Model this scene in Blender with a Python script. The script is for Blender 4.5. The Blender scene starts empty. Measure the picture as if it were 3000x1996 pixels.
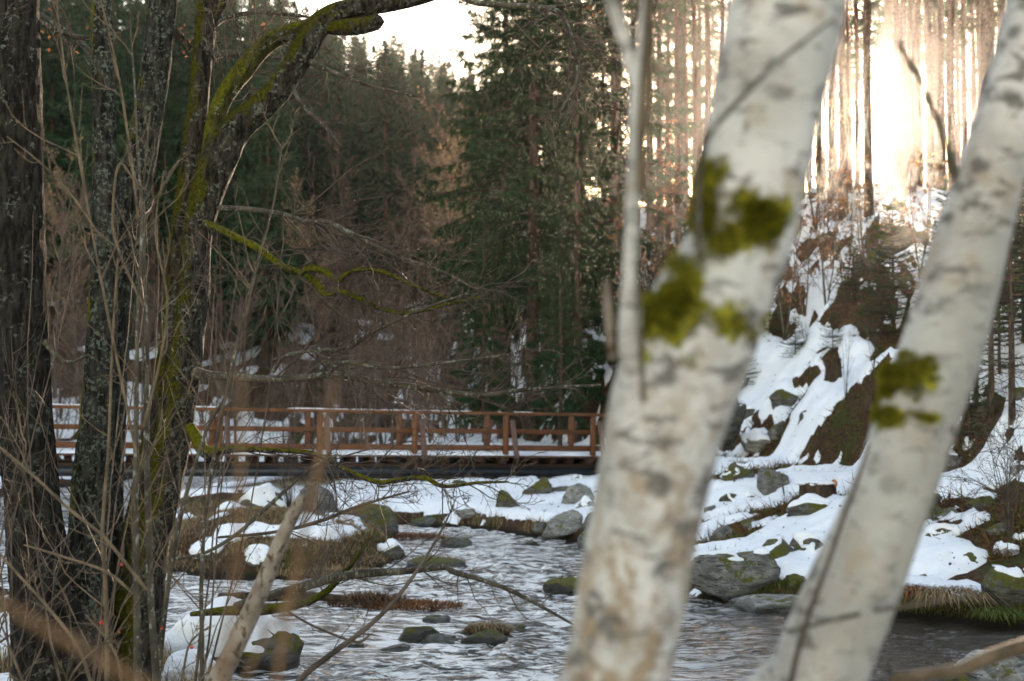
import bpy, bmesh, math, random
import numpy as np
from mathutils import Matrix, Vector

# ------------------------------------------------------------------ camera, sky, sun, exposure
SC = bpy.context.scene
COL = SC.collection
CAM_Z = 2.5
PITCH = math.radians(2.91)
FPX = 3000 * 50.0 / 36.0
cam_d = bpy.data.cameras.new('camera'); cam = bpy.data.objects.new('camera', cam_d); COL.objects.link(cam)
cam.location = (0, 0, CAM_Z); cam.rotation_euler = (math.pi / 2 + PITCH, 0, 0)
cam_d.lens = 50; cam_d.sensor_width = 36; cam_d.clip_start = 0.05; cam_d.clip_end = 2000
cam_d.dof.use_dof = True; cam_d.dof.focus_distance = 11.5; cam_d.dof.aperture_fstop = 2.3
SC.camera = cam
SUN_EL = math.radians(11.3); SUN_AZ = math.radians(14.0)      # azimuth to the right of +Y
world = bpy.data.worlds.new('World'); SC.world = world; world.use_nodes = True
wn = world.node_tree; wn.nodes.clear()
sky = wn.nodes.new('ShaderNodeTexSky'); sky.sky_type = 'NISHITA'; sky.sun_disc = False
sky.sun_elevation = SUN_EL; sky.sun_rotation = SUN_AZ
sky.altitude = 450; sky.air_density = 1.4; sky.dust_density = 0.7; sky.ozone_density = 0.6
bg = wn.nodes.new('ShaderNodeBackground'); bg.inputs['Strength'].default_value = 0.15
wo = wn.nodes.new('ShaderNodeOutputWorld')
wn.links.new(sky.outputs[0], bg.inputs[0]); wn.links.new(bg.outputs[0], wo.inputs[0])
sun_d = bpy.data.lights.new('sun', 'SUN'); sun = bpy.data.objects.new('sun', sun_d); COL.objects.link(sun)
sun_d.energy = 5.0; sun_d.angle = math.radians(0.53); sun_d.color = (1.0, 0.86, 0.66)
to_sun = Vector((math.sin(SUN_AZ) * math.cos(SUN_EL), math.cos(SUN_AZ) * math.cos(SUN_EL), math.sin(SUN_EL)))
sun.rotation_euler = to_sun.to_track_quat('Z', 'Y').to_euler(); sun.location = (20, 60, 40)
vs = SC.view_settings
vs.view_transform = 'Standard'; vs.look = 'None'; vs.gamma = 1.0; vs.use_curve_mapping = False
vs.exposure = 2.1
vs.use_white_balance = True; vs.white_balance_temperature = 7600; vs.white_balance_tint = 22   # the camera's shade setting
cy = SC.cycles
cy.use_denoising = True; cy.use_adaptive_sampling = True; cy.adaptive_threshold = 0.03
cy.max_bounces = 5; cy.diffuse_bounces = 3; cy.glossy_bounces = 2; cy.transmission_bounces = 2
cy.volume_bounces = 0; cy.transparent_max_bounces = 4
cy.sample_clamp_indirect = 3.0; cy.sample_clamp_direct = 0.0; cy.adaptive_min_samples = 48; cy.caustics_reflective = False; cy.caustics_refractive = False

# ------------------------------------------------------------------ pixel / world helpers
cp, sp_ = math.cos(PITCH), math.sin(PITCH)
def ray(px, py):
    u = (px - 1500) / FPX; v = (998 - py) / FPX
    return np.array([u, cp - v * sp_, sp_ + v * cp])
def at(px, py, Y):
    d = ray(px, py); t = Y / d[1]
    return np.array([d[0] * t, Y, CAM_Z + d[2] * t])
def m_per_px(Y): return Y / FPX

# ------------------------------------------------------------------ noise
def _h(ix, iy, iz):
    n = (ix.astype(np.int64) * 374761393 + iy.astype(np.int64) * 668265263 + iz.astype(np.int64) * 1274126177) & 0xffffffff
    n = ((n ^ (n >> 13)) * 1274126177) & 0xffffffff
    n = ((n ^ (n >> 16)) * 2246822519) & 0xffffffff
    return ((n ^ (n >> 15)) & 0xffffff) / float(0xffffff)
def vnoise(p):
    p = np.asarray(p, float); i = np.floor(p).astype(np.int64); f = p - i; f = f * f * (3 - 2 * f)
    r = 0
    for dx in (0, 1):
        wx = f[..., 0] if dx else 1 - f[..., 0]
        for dy in (0, 1):
            wy = f[..., 1] if dy else 1 - f[..., 1]
            for dz in (0, 1):
                wz = f[..., 2] if dz else 1 - f[..., 2]
                r = r + wx * wy * wz * _h(i[..., 0] + dx, i[..., 1] + dy, i[..., 2] + dz)
    return r
def fbm(p, oct=4, gain=0.5):
    p = np.asarray(p, float); a = 1.0; s = 0; t = 0
    for o in range(oct):
        s = s + a * vnoise(p * (2.03 ** o) + 17.3 * o); t += a; a *= gain
    return s / t
def fbm2(x, y, sc, oct=4, seed=0.0, gain=0.5):
    return fbm(np.stack([x * sc + seed, y * sc - seed * 1.7, np.full_like(x, seed)], -1), oct, gain)
def ss(a, b, x):
    t = np.clip((x - a) / (b - a), 0, 1); return t * t * (3 - 2 * t)

# ------------------------------------------------------------------ terrain
WATER = np.array([(9.5, 4), (8.6, 11), (7.2, 14), (5.9, 16.6), (4.9, 17.4), (3.6, 18.4), (2.5, 19.1), (2.2, 22), (1.9, 26.4), (0.8, 28.3),
    (-0.1, 29.8), (-1.1, 31.0), (-2.3, 31.6), (-2.8, 30.6), (-2.2, 27.4), (-2.05, 24.6), (-2.6, 22.6), (-3.4, 21.9), (-4.4, 21.8),
    (-5.6, 23.6), (-6.8, 27), (-9.0, 35), (-9.4, 39), (-9, 45), (-8, 52), (-8.5, 62), (-13, 63), (-15, 50), (-15, 42), (-12.5, 34),
    (-10.3, 28), (-8.4, 23), (-6.8, 19), (-5.1, 16.4), (-4.0, 14.9), (-2.9, 13.6), (-2.0, 11.8), (-1.7, 9), (-1.4, 6.5), (0.4, 5.6), (3, 5), (6, 4)])
TOE = np.array([(10.5, -30), (9.2, 4), (8.3, 10), (7.9, 16), (7.3, 22), (6.3, 31), (4.7, 40), (2.6, 46), (0.2, 55), (-3, 70), (-8, 100), (-10, 240)])
def seg_dist(x, y, P, closed):
    best = np.full(x.shape, 1e9); side = np.zeros(x.shape)
    n = len(P); m = n if closed else n - 1
    for i in range(m):
        a = P[i]; b = P[(i + 1) % n]; d = b - a; L = d @ d
        t = np.clip(((x - a[0]) * d[0] + (y - a[1]) * d[1]) / L, 0, 1)
        ex = x - a[0] - t * d[0]; ey = y - a[1] - t * d[1]; q = ex * ex + ey * ey
        c = q < best; best = np.where(c, q, best)
        side = np.where(c, np.sign((x - a[0]) * d[1] - (y - a[1]) * d[0]), side)
    return np.sqrt(best), side
def inside(x, y, P):
    r = np.zeros(x.shape, bool); n = len(P)
    for i in range(n):
        a = P[i]; b = P[(i + 1) % n]
        if a[1] == b[1]: continue
        c = ((a[1] > y) != (b[1] > y)) & (x < (b[0] - a[0]) * (y - a[1]) / (b[1] - a[1]) + a[0]); r ^= c
    return r
MOUNDS = []          # (x, y, rx, ry, dz)
def height(x, y):
    x = np.asarray(x, float); y = np.asarray(y, float)
    wx = x + 0.55 * (fbm2(x, y, 0.7, 3, 3.1) - 0.5); wy = y + 0.9 * (fbm2(x, y, 0.7, 3, 9.4) - 0.5)
    d, _ = seg_dist(wx, wy, WATER, True); ins = inside(wx, wy, WATER)
    sd = np.where(ins, -d, d)
    z = np.where(sd < 0, -0.45 * ss(0, -0.9, sd) * 1.0, 0.27 * ss(0, 0.45, sd))
    land = ss(0.1, 1.2, sd)
    nb_ = -(x + 10.76) * 0.329 + (y - 34.5) * 0.9443; dip = 1 - 0.62 * (1 - ss(0.6, 3.2, nb_)) * (1 - ss(1.8, 4.2, x)) * ss(26, 30, y)
    # right terrace up to the track, far bank, left bank, the camera's bank
    z = z + dip * land * 1.05 * ss(0.7, 5.2, sd) * ss(16, 19, y) * ss(-3.4, 0.5, x + 0.10 * (y - 34))
    z = z + dip * land * 0.95 * ss(0.5, 5.5, sd) * ss(33, 38, y) * (1 - ss(-3.4, 0.5, x + 0.10 * (y - 34)))
    z = z + land * 0.10 * ss(22, 25, y) * ss(-8, -5, x) * (1 - ss(-1.5, 0.5, x)) * (1 - ss(33, 36, y))
    z = z + land * 0.45 * ss(0.5, 7, -y + 7) + land * 0.4 * ss(2, 14, -8 - x) * (1 - ss(20, 30, y))
    # hill on the right
    td, side = seg_dist(x + 1.8 * (fbm2(x, y, 0.36, 3, 5.5) - 0.5) + 0.5 * (fbm2(x, y, 1.4, 3, 15.5) - 0.5), y + 1.2 * (fbm2(x, y, 0.4, 3, 25.5) - 0.5), TOE, False); s = td * side
    cut = 1.5 * ss(0.0, 1.3, s) * np.clip(2.6 * fbm2(x, y, 0.33, 2, 8.8) - 0.6, 0.05, 1.4)
    hill = cut + 0.74 * np.maximum(s - 0.5, 0)
    top = np.clip(0.6 + 0.165 * y, 6.0, 12.0)
    hill = np.where(s > 0, top - np.log1p(np.exp(np.clip((top - hill) * 1.6, -40, 40))) / 1.6, 0)
    hill = hill - np.where(s > 0, top - np.log1p(np.exp(np.clip(top * 1.6, -40, 40))) / 1.6, 0)
    z = z + np.maximum(hill, 0)
    # the far valley side
    far = np.clip(0.40 * (y - 66 + 0.35 * np.maximum(-x - 8, 0)), 0, 40) * (1 - ss(-4, 26, s))
    z = z + far
    far2 = np.clip(0.35 * (-x - 30), 0, 15); z = np.where(x < -30, np.maximum(z, far2 * ss(-28, -40, x)), z)
    z = z + ss(0.2, 2.0, sd) * (0.26 * (fbm2(x, y, 0.45, 4, 1.7) - 0.5) + 0.10 * (fbm2(x, y, 1.8, 3, 6.1) - 0.5))
    z = z + ss(0.3, 2.0, s) * (1.2 * (fbm2(x * 1.2, y * 0.55, 0.36, 4, 12.1) - 0.5) + 0.55 * (fbm2(x * 1.3, y * 0.42, 1.0, 3, 2.6) - 0.5) + 0.24 * (fbm2(x, y * 0.5, 2.8, 2, 7.6) - 0.5))
    for mx, my, rx, ry, dz in MOUNDS:
        q = ((x - mx) / rx) ** 2 + ((y - my) / ry) ** 2; z = z + dz * np.exp(-q)
    return z, sd, s
def hz(x, y): return float(height(np.array([x]), np.array([y]))[0][0])
_T = np.concatenate([np.arange(6, 60, 0.12), np.arange(60, 180, 0.5)])
def hit(px, py, water=True):
    d = ray(px, py); t = _T / d[1]
    z = height(d[0] * t, _T)[0]
    if water: z = np.maximum(z, 0)
    k = np.nonzero(CAM_Z + d[2] * t < z)[0]
    if len(k) == 0: Y = 60.0; return at(px, py, Y)
    Y = _T[k[0]]; return np.array([d[0] / d[1] * Y, Y, z[k[0]]])

# ------------------------------------------------------------------ mesh helpers
def mesh_of(name, V, faces, smooth=True):
    """faces: list of int arrays (n,3) / (n,4)"""
    me = bpy.data.meshes.new(name)
    V = np.ascontiguousarray(V, np.float32)
    faces = [np.asarray(f, np.int32) for f in faces if len(f)]
    loops = np.concatenate([f.ravel() for f in faces]); sizes = np.concatenate([np.full(len(f), f.shape[1], np.int32) for f in faces])
    me.vertices.add(len(V)); me.vertices.foreach_set('co', V.ravel())
    me.loops.add(len(loops)); me.loops.foreach_set('vertex_index', loops)
    me.polygons.add(len(sizes))
    st = np.concatenate([[0], np.cumsum(sizes)[:-1]]).astype(np.int32)
    me.polygons.foreach_set('loop_start', st); me.polygons.foreach_set('loop_total', sizes)
    if smooth: me.polygons.foreach_set('use_smooth', np.ones(len(sizes), bool))
    me.update(calc_edges=True)
    return me
class MB:
    def __init__(s): s.V = []; s.F = []; s.n = 0
    def add(s, V, faces):
        V = np.asarray(V, float).reshape(-1, 3)
        for f in faces:
            f = np.asarray(f)
            if len(f): s.F.append(f + s.n)
        s.V.append(V); s.n += len(V)
    def arrays(s): return np.concatenate(s.V), s.F
    def mesh(s, name, smooth=True):
        V, F = s.arrays(); t = [f for f in F if f.shape[1] == 3]; q = [f for f in F if f.shape[1] == 4]
        L = ([np.concatenate(t)] if t else []) + ([np.concatenate(q)] if q else [])
        return mesh_of(name, V, L, smooth)
    def obj(s, name, m, parent=None, origin=None, smooth=True):
        if origin is not None:
            s.V = [v - np.asarray(origin) for v in s.V]
        me = s.mesh(name, smooth); me.materials.append(m)
        o = bpy.data.objects.new(name, me); COL.objects.link(o)
        if parent is not None: o.parent = parent
        elif origin is not None: o.location = origin
        return o
def tag(o, label=None, cat=None, group=None, kind=None):
    if label: o['label'] = label
    if cat: o['category'] = cat
    if group: o['group'] = group
    if kind: o['kind'] = kind
    return o
def thing(name, loc, label, cat, group=None, rz=0.0):
    o = bpy.data.objects.new(name, None); COL.objects.link(o); o.empty_display_size = 0.1
    o.location = loc; o.rotation_euler = (0, 0, rz)
    return tag(o, label, cat, group)
def copy_tree(o, parent=None):
    c = o.copy(); COL.objects.link(c); c.parent = parent
    for ch in list(o.children): copy_tree(ch, c)
    return c
def norm(v): return v / np.maximum(np.linalg.norm(v, axis=-1, keepdims=True), 1e-9)
def tubes(mb, P, R, sides=3, cap=False):
    """P (M,K,3) polylines, R (M,K) radii"""
    P = np.asarray(P, float); R = np.asarray(R, float); M, K, _ = P.shape
    T = np.empty_like(P); T[:, 1:-1] = P[:, 2:] - P[:, :-2]; T[:, 0] = P[:, 1] - P[:, 0]; T[:, -1] = P[:, -1] - P[:, -2]; T = norm(T)
    ref = np.where(np.abs(T[:, :1, 2:3]) > 0.9, np.array([1., 0, 0]), np.array([0, 0, 1.]))
    ref = np.broadcast_to(ref, T.shape)
    A = norm(np.cross(T, ref)); B = np.cross(T, A)
    an = np.arange(sides) * 2 * math.pi / sides
    V = P[:, :, None] + R[:, :, None, None] * (A[:, :, None] * np.cos(an)[None, None, :, None] + B[:, :, None] * np.sin(an)[None, None, :, None])
    base = (np.arange(M) * K * sides)[:, None, None] + (np.arange(K - 1) * sides)[None, :, None]
    j = np.arange(sides)[None, None]; j2 = (j + 1) % sides
    F = np.stack([base + j, base + j2, base + sides + j2, base + sides + j], -1).reshape(-1, 4)
    fs = [F]
    mb.add(V, fs)
def spline(pts, n):
    """Catmull-Rom resample, pts (k,c)"""
    p = np.asarray(pts, float); k = len(p)
    if k == 2: t = np.linspace(0, 1, n)[:, None]; return p[0] * (1 - t) + p[1] * t
    q = np.vstack([2 * p[0] - p[1], p, 2 * p[-1] - p[-2]])
    t = np.linspace(0, k - 1 - 1e-6, n); i = t.astype(int); f = (t - i)[:, None]
    a, b, c, d = q[i], q[i + 1], q[i + 2], q[i + 3]
    return 0.5 * (2 * b + (c - a) * f + (2 * a - 5 * b + 4 * c - d) * f ** 2 + (3 * b - a - 3 * c + d) * f ** 3)
def spawn(rng, P, L, n, t0=0.2, t1=1.0, ratio=(0.3, 0.6), ang=(30, 60), K=5, wob=0.12, lift=0.1, taper=True):
    """children of polylines P (M,K,3) whose lengths are L (M,) -> child polylines, lengths, parent index, t"""
    M, K0, _ = P.shape; idx = np.repeat(np.arange(M), n); N = len(idx)
    t = rng.uniform(t0, t1, N); f = t * (K0 - 1); i = np.minimum(f.astype(int), K0 - 2); f = (f - i)[:, None]
    a = P[idx, i]; b = P[idx, i + 1]; o = a * (1 - f) + b * f; d = norm(b - a)
    r = rng.normal(size=(N, 3)); side = norm(r - (r * d).sum(1, keepdims=True) * d)
    th = np.radians(rng.uniform(ang[0], ang[1], N))[:, None]
    dr = d * np.cos(th) + side * np.sin(th)
    ln = L[idx] * rng.uniform(ratio[0], ratio[1], N)
    if taper: ln = ln * (1.15 - 0.7 * t)
    C = np.empty((N, K, 3)); C[:, 0] = o; st = (ln / (K - 1))[:, None]
    for k in range(1, K):
        dr = norm(dr + rng.normal(0, wob, (N, 3)) + np.array([0, 0, lift]))
        C[:, k] = C[:, k - 1] + dr * st
    return C, ln, idx, t
def rad(r0, K, tip=0.3):
    return np.asarray(r0)[:, None] * np.linspace(1, tip, K)[None]
def tris_from(o, d, w, l, rng):
    """one pointed needle-spray / leaf per row: origin, dir, half width, length"""
    r = rng.normal(size=o.shape); s = norm(np.cross(d, r))
    V = np.stack([o - s * w[:, None], o + s * w[:, None], o + d * l[:, None]], 1).reshape(-1, 3)
    return V, np.arange(len(V)).reshape(-1, 3)
def quads_from(o, d, w, l, rng):
    r = rng.normal(size=o.shape); s = norm(np.cross(d, r)) * w[:, None]; e = d * l[:, None]
    V = np.stack([o, o + e * 0.45 + s, o + e, o + e * 0.5 - s], 1).reshape(-1, 3)
    return V, np.arange(len(V)).reshape(-1, 4)
def box_into(mb, lo, hi, bev=0.0, jit=None):
    x0, y0, z0 = lo; x1, y1, z1 = hi
    if bev <= 0:
        V = np.array([(x, y, z) for z in (z0, z1) for y in (y0, y1) for x in (x0, x1)], float)
        F = [(0, 2, 3, 1), (4, 5, 7, 6), (0, 1, 5, 4), (2, 6, 7, 3), (0, 4, 6, 2), (1, 3, 7, 5)]
        mb.add(V, [np.array(F)]); return
    b = bev   # long axis x: octagon section
    sec = [(y0 + b, z0), (y1 - b, z0), (y1, z0 + b), (y1, z1 - b), (y1 - b, z1), (y0 + b, z1), (y0, z1 - b), (y0, z0 + b)]
    V = [(x, y, z) for x in (x0, x1) for (y, z) in sec]
    F = [(i, (i + 1) % 8, 8 + (i + 1) % 8, 8 + i) for i in range(8)]
    caps = [(0, 7, 6, 5), (0, 5, 4, 1), (1, 4, 3, 2), (8, 9, 12, 13), (9, 10, 11, 12), (8, 13, 14, 15)]
    mb.add(V, [np.array(F), np.array(caps)])

# ------------------------------------------------------------------ materials
class NT:
    def __init__(s, name, rough=0.9, spec=0.2):
        s.m = bpy.data.materials.new(name); s.m.use_nodes = True; s.t = s.m.node_tree
        s.b = s.t.nodes['Principled BSDF']; s.b.inputs['Roughness'].default_value = rough
        s.b.inputs['Specular IOR Level'].default_value = spec
        s.tc = s.t.nodes.new('ShaderNodeTexCoord'); s.geo = s.t.nodes.new('ShaderNodeNewGeometry')
    def link(s, a, b): s.t.links.new(a, b)
    def setv(s, sock, v):
        if hasattr(v, 'links'): s.link(v, sock)
        elif isinstance(v, (tuple, list)) and len(v) == 3 and sock.type == 'RGBA': sock.default_value = (*v, 1)
        else: sock.default_value = v
    def vec(s, scale=(1, 1, 1), src=None, loc=(0, 0, 0)):
        n = s.t.nodes.new('ShaderNodeMapping'); n.inputs['Scale'].default_value = scale; n.inputs['Location'].default_value = loc
        s.link(src or s.tc.outputs['Object'], n.inputs['Vector']); return n.outputs[0]
    def noise(s, scale, detail=4, rough=0.55, vec=None, dist=0.0):
        n = s.t.nodes.new('ShaderNodeTexNoise'); n.inputs['Scale'].default_value = scale; n.inputs['Detail'].default_value = detail
        n.inputs['Roughness'].default_value = rough; n.inputs['Distortion'].default_value = dist
        s.link(vec or s.tc.outputs['Object'], n.inputs['Vector']); return n.outputs['Fac']
    def voro(s, scale, vec=None, feat='F1', rnd=1.0):
        n = s.t.nodes.new('ShaderNodeTexVoronoi'); n.inputs['Scale'].default_value = scale; n.feature = feat
        n.inputs['Randomness'].default_value = rnd
        s.link(vec or s.tc.outputs['Object'], n.inputs['Vector']); return n.outputs['Distance']
    def ramp(s, fac, a, b, lo=0.0, hi=1.0):
        n = s.t.nodes.new('ShaderNodeMapRange'); n.interpolation_type = 'SMOOTHSTEP'
        s.link(fac, n.inputs[0]); n.inputs[1].default_value = a; n.inputs[2].default_value = b
        n.inputs[3].default_value = lo; n.inputs[4].default_value = hi; return n.outputs[0]
    def mix(s, f, a, b):
        n = s.t.nodes.new('ShaderNodeMix'); n.data_type = 'RGBA'
        s.setv(n.inputs[0], f); s.setv(n.inputs[6], a); s.setv(n.inputs[7], b); return n.outputs[2]
    def math(s, op, a, b=0.0):
        n = s.t.nodes.new('ShaderNodeMath'); n.operation = op; s.setv(n.inputs[0], a); s.setv(n.inputs[1], b); return n.outputs[0]
    def normal(s, axis):
        n = s.t.nodes.new('ShaderNodeSeparateXYZ'); s.link(s.geo.outputs['Normal'], n.inputs[0]); return n.outputs[axis]
    def pos(s, axis):
        n = s.t.nodes.new('ShaderNodeSeparateXYZ'); s.link(s.geo.outputs['Position'], n.inputs[0]); return n.outputs[axis]
    def rnd(s):
        n = s.t.nodes.new('ShaderNodeObjectInfo'); return n.outputs['Random']
    def island(s): return s.geo.outputs['Random Per Island']
    def col(s, c): s.setv(s.b.inputs['Base Color'], c)
    def bump(s, h, strength=0.5, dist=0.02):
        n = s.t.nodes.new('ShaderNodeBump'); n.inputs['Strength'].default_value = strength; n.inputs['Distance'].default_value = dist
        s.link(h, n.inputs['Height']); s.link(n.outputs[0], s.b.inputs['Normal'])
    def translucent(s, c, f):
        d = s.t.nodes.new('ShaderNodeBsdfTranslucent'); s.setv(d.inputs[0], c); m = s.t.nodes.new('ShaderNodeMixShader')
        m.inputs[0].default_value = f; out = s.t.nodes['Material Output']
        s.link(s.b.outputs[0], m.inputs[1]); s.link(d.outputs[0], m.inputs[2]); s.link(m.outputs[0], out.inputs[0])
M = {}
def mat_snow():
    n = NT('snow', 0.55, 0.25)
    a = n.noise(2.2, 3); n.col(n.mix(n.ramp(a, 0.3, 0.75), (0.80, 0.82, 0.86), (0.90, 0.91, 0.93)))
    spk = n.ramp(n.noise(16, 4, 0.75), 0.68, 0.74); n.col(n.mix(spk, n.b.inputs['Base Color'].links[0].from_socket, (0.30, 0.24, 0.18)))
    n.b.inputs['Subsurface Weight'].default_value = 0.0
    n.bump(n.math('ADD', n.noise(7, 5, 0.65), n.math('MULTIPLY', n.noise(45, 3), 0.3)), 0.6, 0.07); M['snow'] = n.m
def mat_ground():
    n = NT('ground', 0.95, 0.1)
    a = n.noise(1.3, 5); b = n.noise(14, 5, 0.7); c = n.noise(0.8, 3, vec=n.vec(loc=(7, 3, 0)))
    base = n.mix(n.ramp(b, 0.3, 0.7), (0.030, 0.019, 0.012), (0.115, 0.062, 0.034))
    base = n.mix(n.ramp(a, 0.55, 0.75), base, (0.15, 0.10, 0.055))
    base = n.mix(n.math('MULTIPLY', n.ramp(c, 0.52, 0.66), n.ramp(b, 0.35, 0.6)), base, (0.055, 0.075, 0.016))
    low = n.ramp(n.pos(2), 0.02, 0.14); base = n.mix(low, (0.018, 0.014, 0.010), base)
    n.col(base); n.bump(n.math('ADD', b, n.noise(50, 3)), 0.9, 0.05); M['ground'] = n.m
def mat_rock(name, c0, c1, moss=0.5):
    n = NT(name, 0.82, 0.3)
    v = n.vec((1, 1, 2.4)); a = n.noise(3.5, 6, 0.65, v); b = n.noise(18, 5, 0.7); w = n.noise(5, 4, 0.6, n.vec((1, 1, 9)), 0.6)
    base = n.mix(n.ramp(a, 0.3, 0.7), c0, c1)
    base = n.mix(n.ramp(w, 0.56, 0.62), base, tuple(x * 0.45 for x in c0))
    base = n.mix(n.ramp(b, 0.58, 0.68), base, tuple(min(1, x * 1.45) for x in c1))
    mm = n.math('ADD', n.noise(2.6, 4, 0.6, n.vec(loc=(3, 9, 1))), n.math('MULTIPLY', n.normal(2), 0.22))
    mm = n.math('ADD', mm, n.math('MULTIPLY', n.math('SUBTRACT', n.noise(11, 5, 0.7, n.vec(loc=(5, 2, 8))), 0.5), 0.7)); mk = n.ramp(mm, 0.78 - 0.3 * moss, 0.90 - 0.3 * moss)
    mc = n.mix(n.noise(30, 3), (0.030, 0.036, 0.006), (0.135, 0.125, 0.015))
    base = n.mix(mk, base, mc)
    wet = n.ramp(n.pos(2), 0.03, 0.16); base = n.mix(wet, n.mix(0.75, base, (0.012, 0.012, 0.011)), base)
    n.col(base); rg = n.ramp(n.pos(2), 0.03, 0.14, 0.3, 0.85); n.setv(n.b.inputs['Roughness'], rg)
    n.bump(n.math('ADD', n.math('MULTIPLY', w, 0.7), n.math('ADD', a, n.math('MULTIPLY', b, 0.4))), 0.9, 0.05); M[name] = n.m
def mat_water():
    n = NT('water', 0.16, 0.5)
    n.b.inputs['IOR'].default_value = 1.333
    v = n.vec((0.45, 1.0, 1), loc=(2, 1, 0)); a = n.noise(9, 5, 0.62, v, 0.8); b = n.noise(26, 4, 0.65, v, 0.6); c = n.noise(1.1, 2, 0.5, v)
    # silver sky reflection painted into the colour as pale streaks, fading to the right
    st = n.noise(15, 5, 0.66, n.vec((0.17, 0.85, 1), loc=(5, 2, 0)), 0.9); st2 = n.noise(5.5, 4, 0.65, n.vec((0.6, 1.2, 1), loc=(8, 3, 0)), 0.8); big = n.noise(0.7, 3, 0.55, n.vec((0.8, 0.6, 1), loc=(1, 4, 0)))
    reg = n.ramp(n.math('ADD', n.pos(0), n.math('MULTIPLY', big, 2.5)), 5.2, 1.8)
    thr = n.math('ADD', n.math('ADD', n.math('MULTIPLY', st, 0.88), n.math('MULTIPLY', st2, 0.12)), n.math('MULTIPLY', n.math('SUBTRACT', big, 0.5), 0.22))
    foam_and_sheen = n.math('MULTIPLY', n.ramp(thr, 0.43, 0.58), reg)
    n.col(n.mix(n.math('MULTIPLY', foam_and_sheen, 0.88), (0.022, 0.017, 0.011), (0.80, 0.79, 0.78)))
    n.setv(n.b.inputs['Roughness'], n.math('ADD', n.math('MULTIPLY', foam_and_sheen, 0.25), 0.06))
    h = n.math('ADD', n.math('MULTIPLY', a, n.ramp(c, 0.2, 0.8, 0.6, 1.2)), n.math('MULTIPLY', b, 0.32))
    n.bump(h, 1.0, 0.03); M['water'] = n.m
def mat_bark(name, dark, light, lichen, lamt, moss, mdir, mcol=((0.028, 0.032, 0.003), (0.135, 0.125, 0.006))):
    n = NT(name, 0.95, 0.1)
    v = n.vec((1, 1, 0.28)); a = n.noise(26, 5, 0.65, v); f = n.noise(9, 3, 0.6); l = n.noise(34, 4, 0.6, n.vec(loc=(3, 1, 8)))
    base = n.mix(n.ramp(a, 0.36, 0.66), dark, light)
    lm = n.math('MULTIPLY', n.ramp(l, 0.5, 0.6), n.ramp(f, 0.62 - 0.25 * lamt, 0.75 - 0.25 * lamt)); base = n.mix(lm, base, lichen)
    dot = n.t.nodes.new('ShaderNodeVectorMath'); dot.operation = 'DOT_PRODUCT'; n.link(n.geo.outputs['Normal'], dot.inputs[0]); dot.inputs[1].default_value = mdir
    mm = n.math('ADD', n.math('MULTIPLY', dot.outputs['Value'], 0.34), n.math('ADD', n.math('MULTIPLY', n.math('SUBTRACT', n.noise(4.2, 5, 0.7, n.vec((1, 1, 0.6), loc=(1, 7, 2))), 0.5), 1.5), 0.5))
    mk = n.ramp(mm, 0.98 - moss * 0.8, 1.10 - moss * 0.8)
    base = n.mix(mk, base, n.mix(n.ramp(n.noise(40, 4, 0.7), 0.25, 0.7), mcol[0], mcol[1]))
    n.col(base); n.bump(n.math('ADD', a, n.math('MULTIPLY', n.noise(60, 3), 0.5)), 1.0, 0.03); M[name] = n.m
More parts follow.
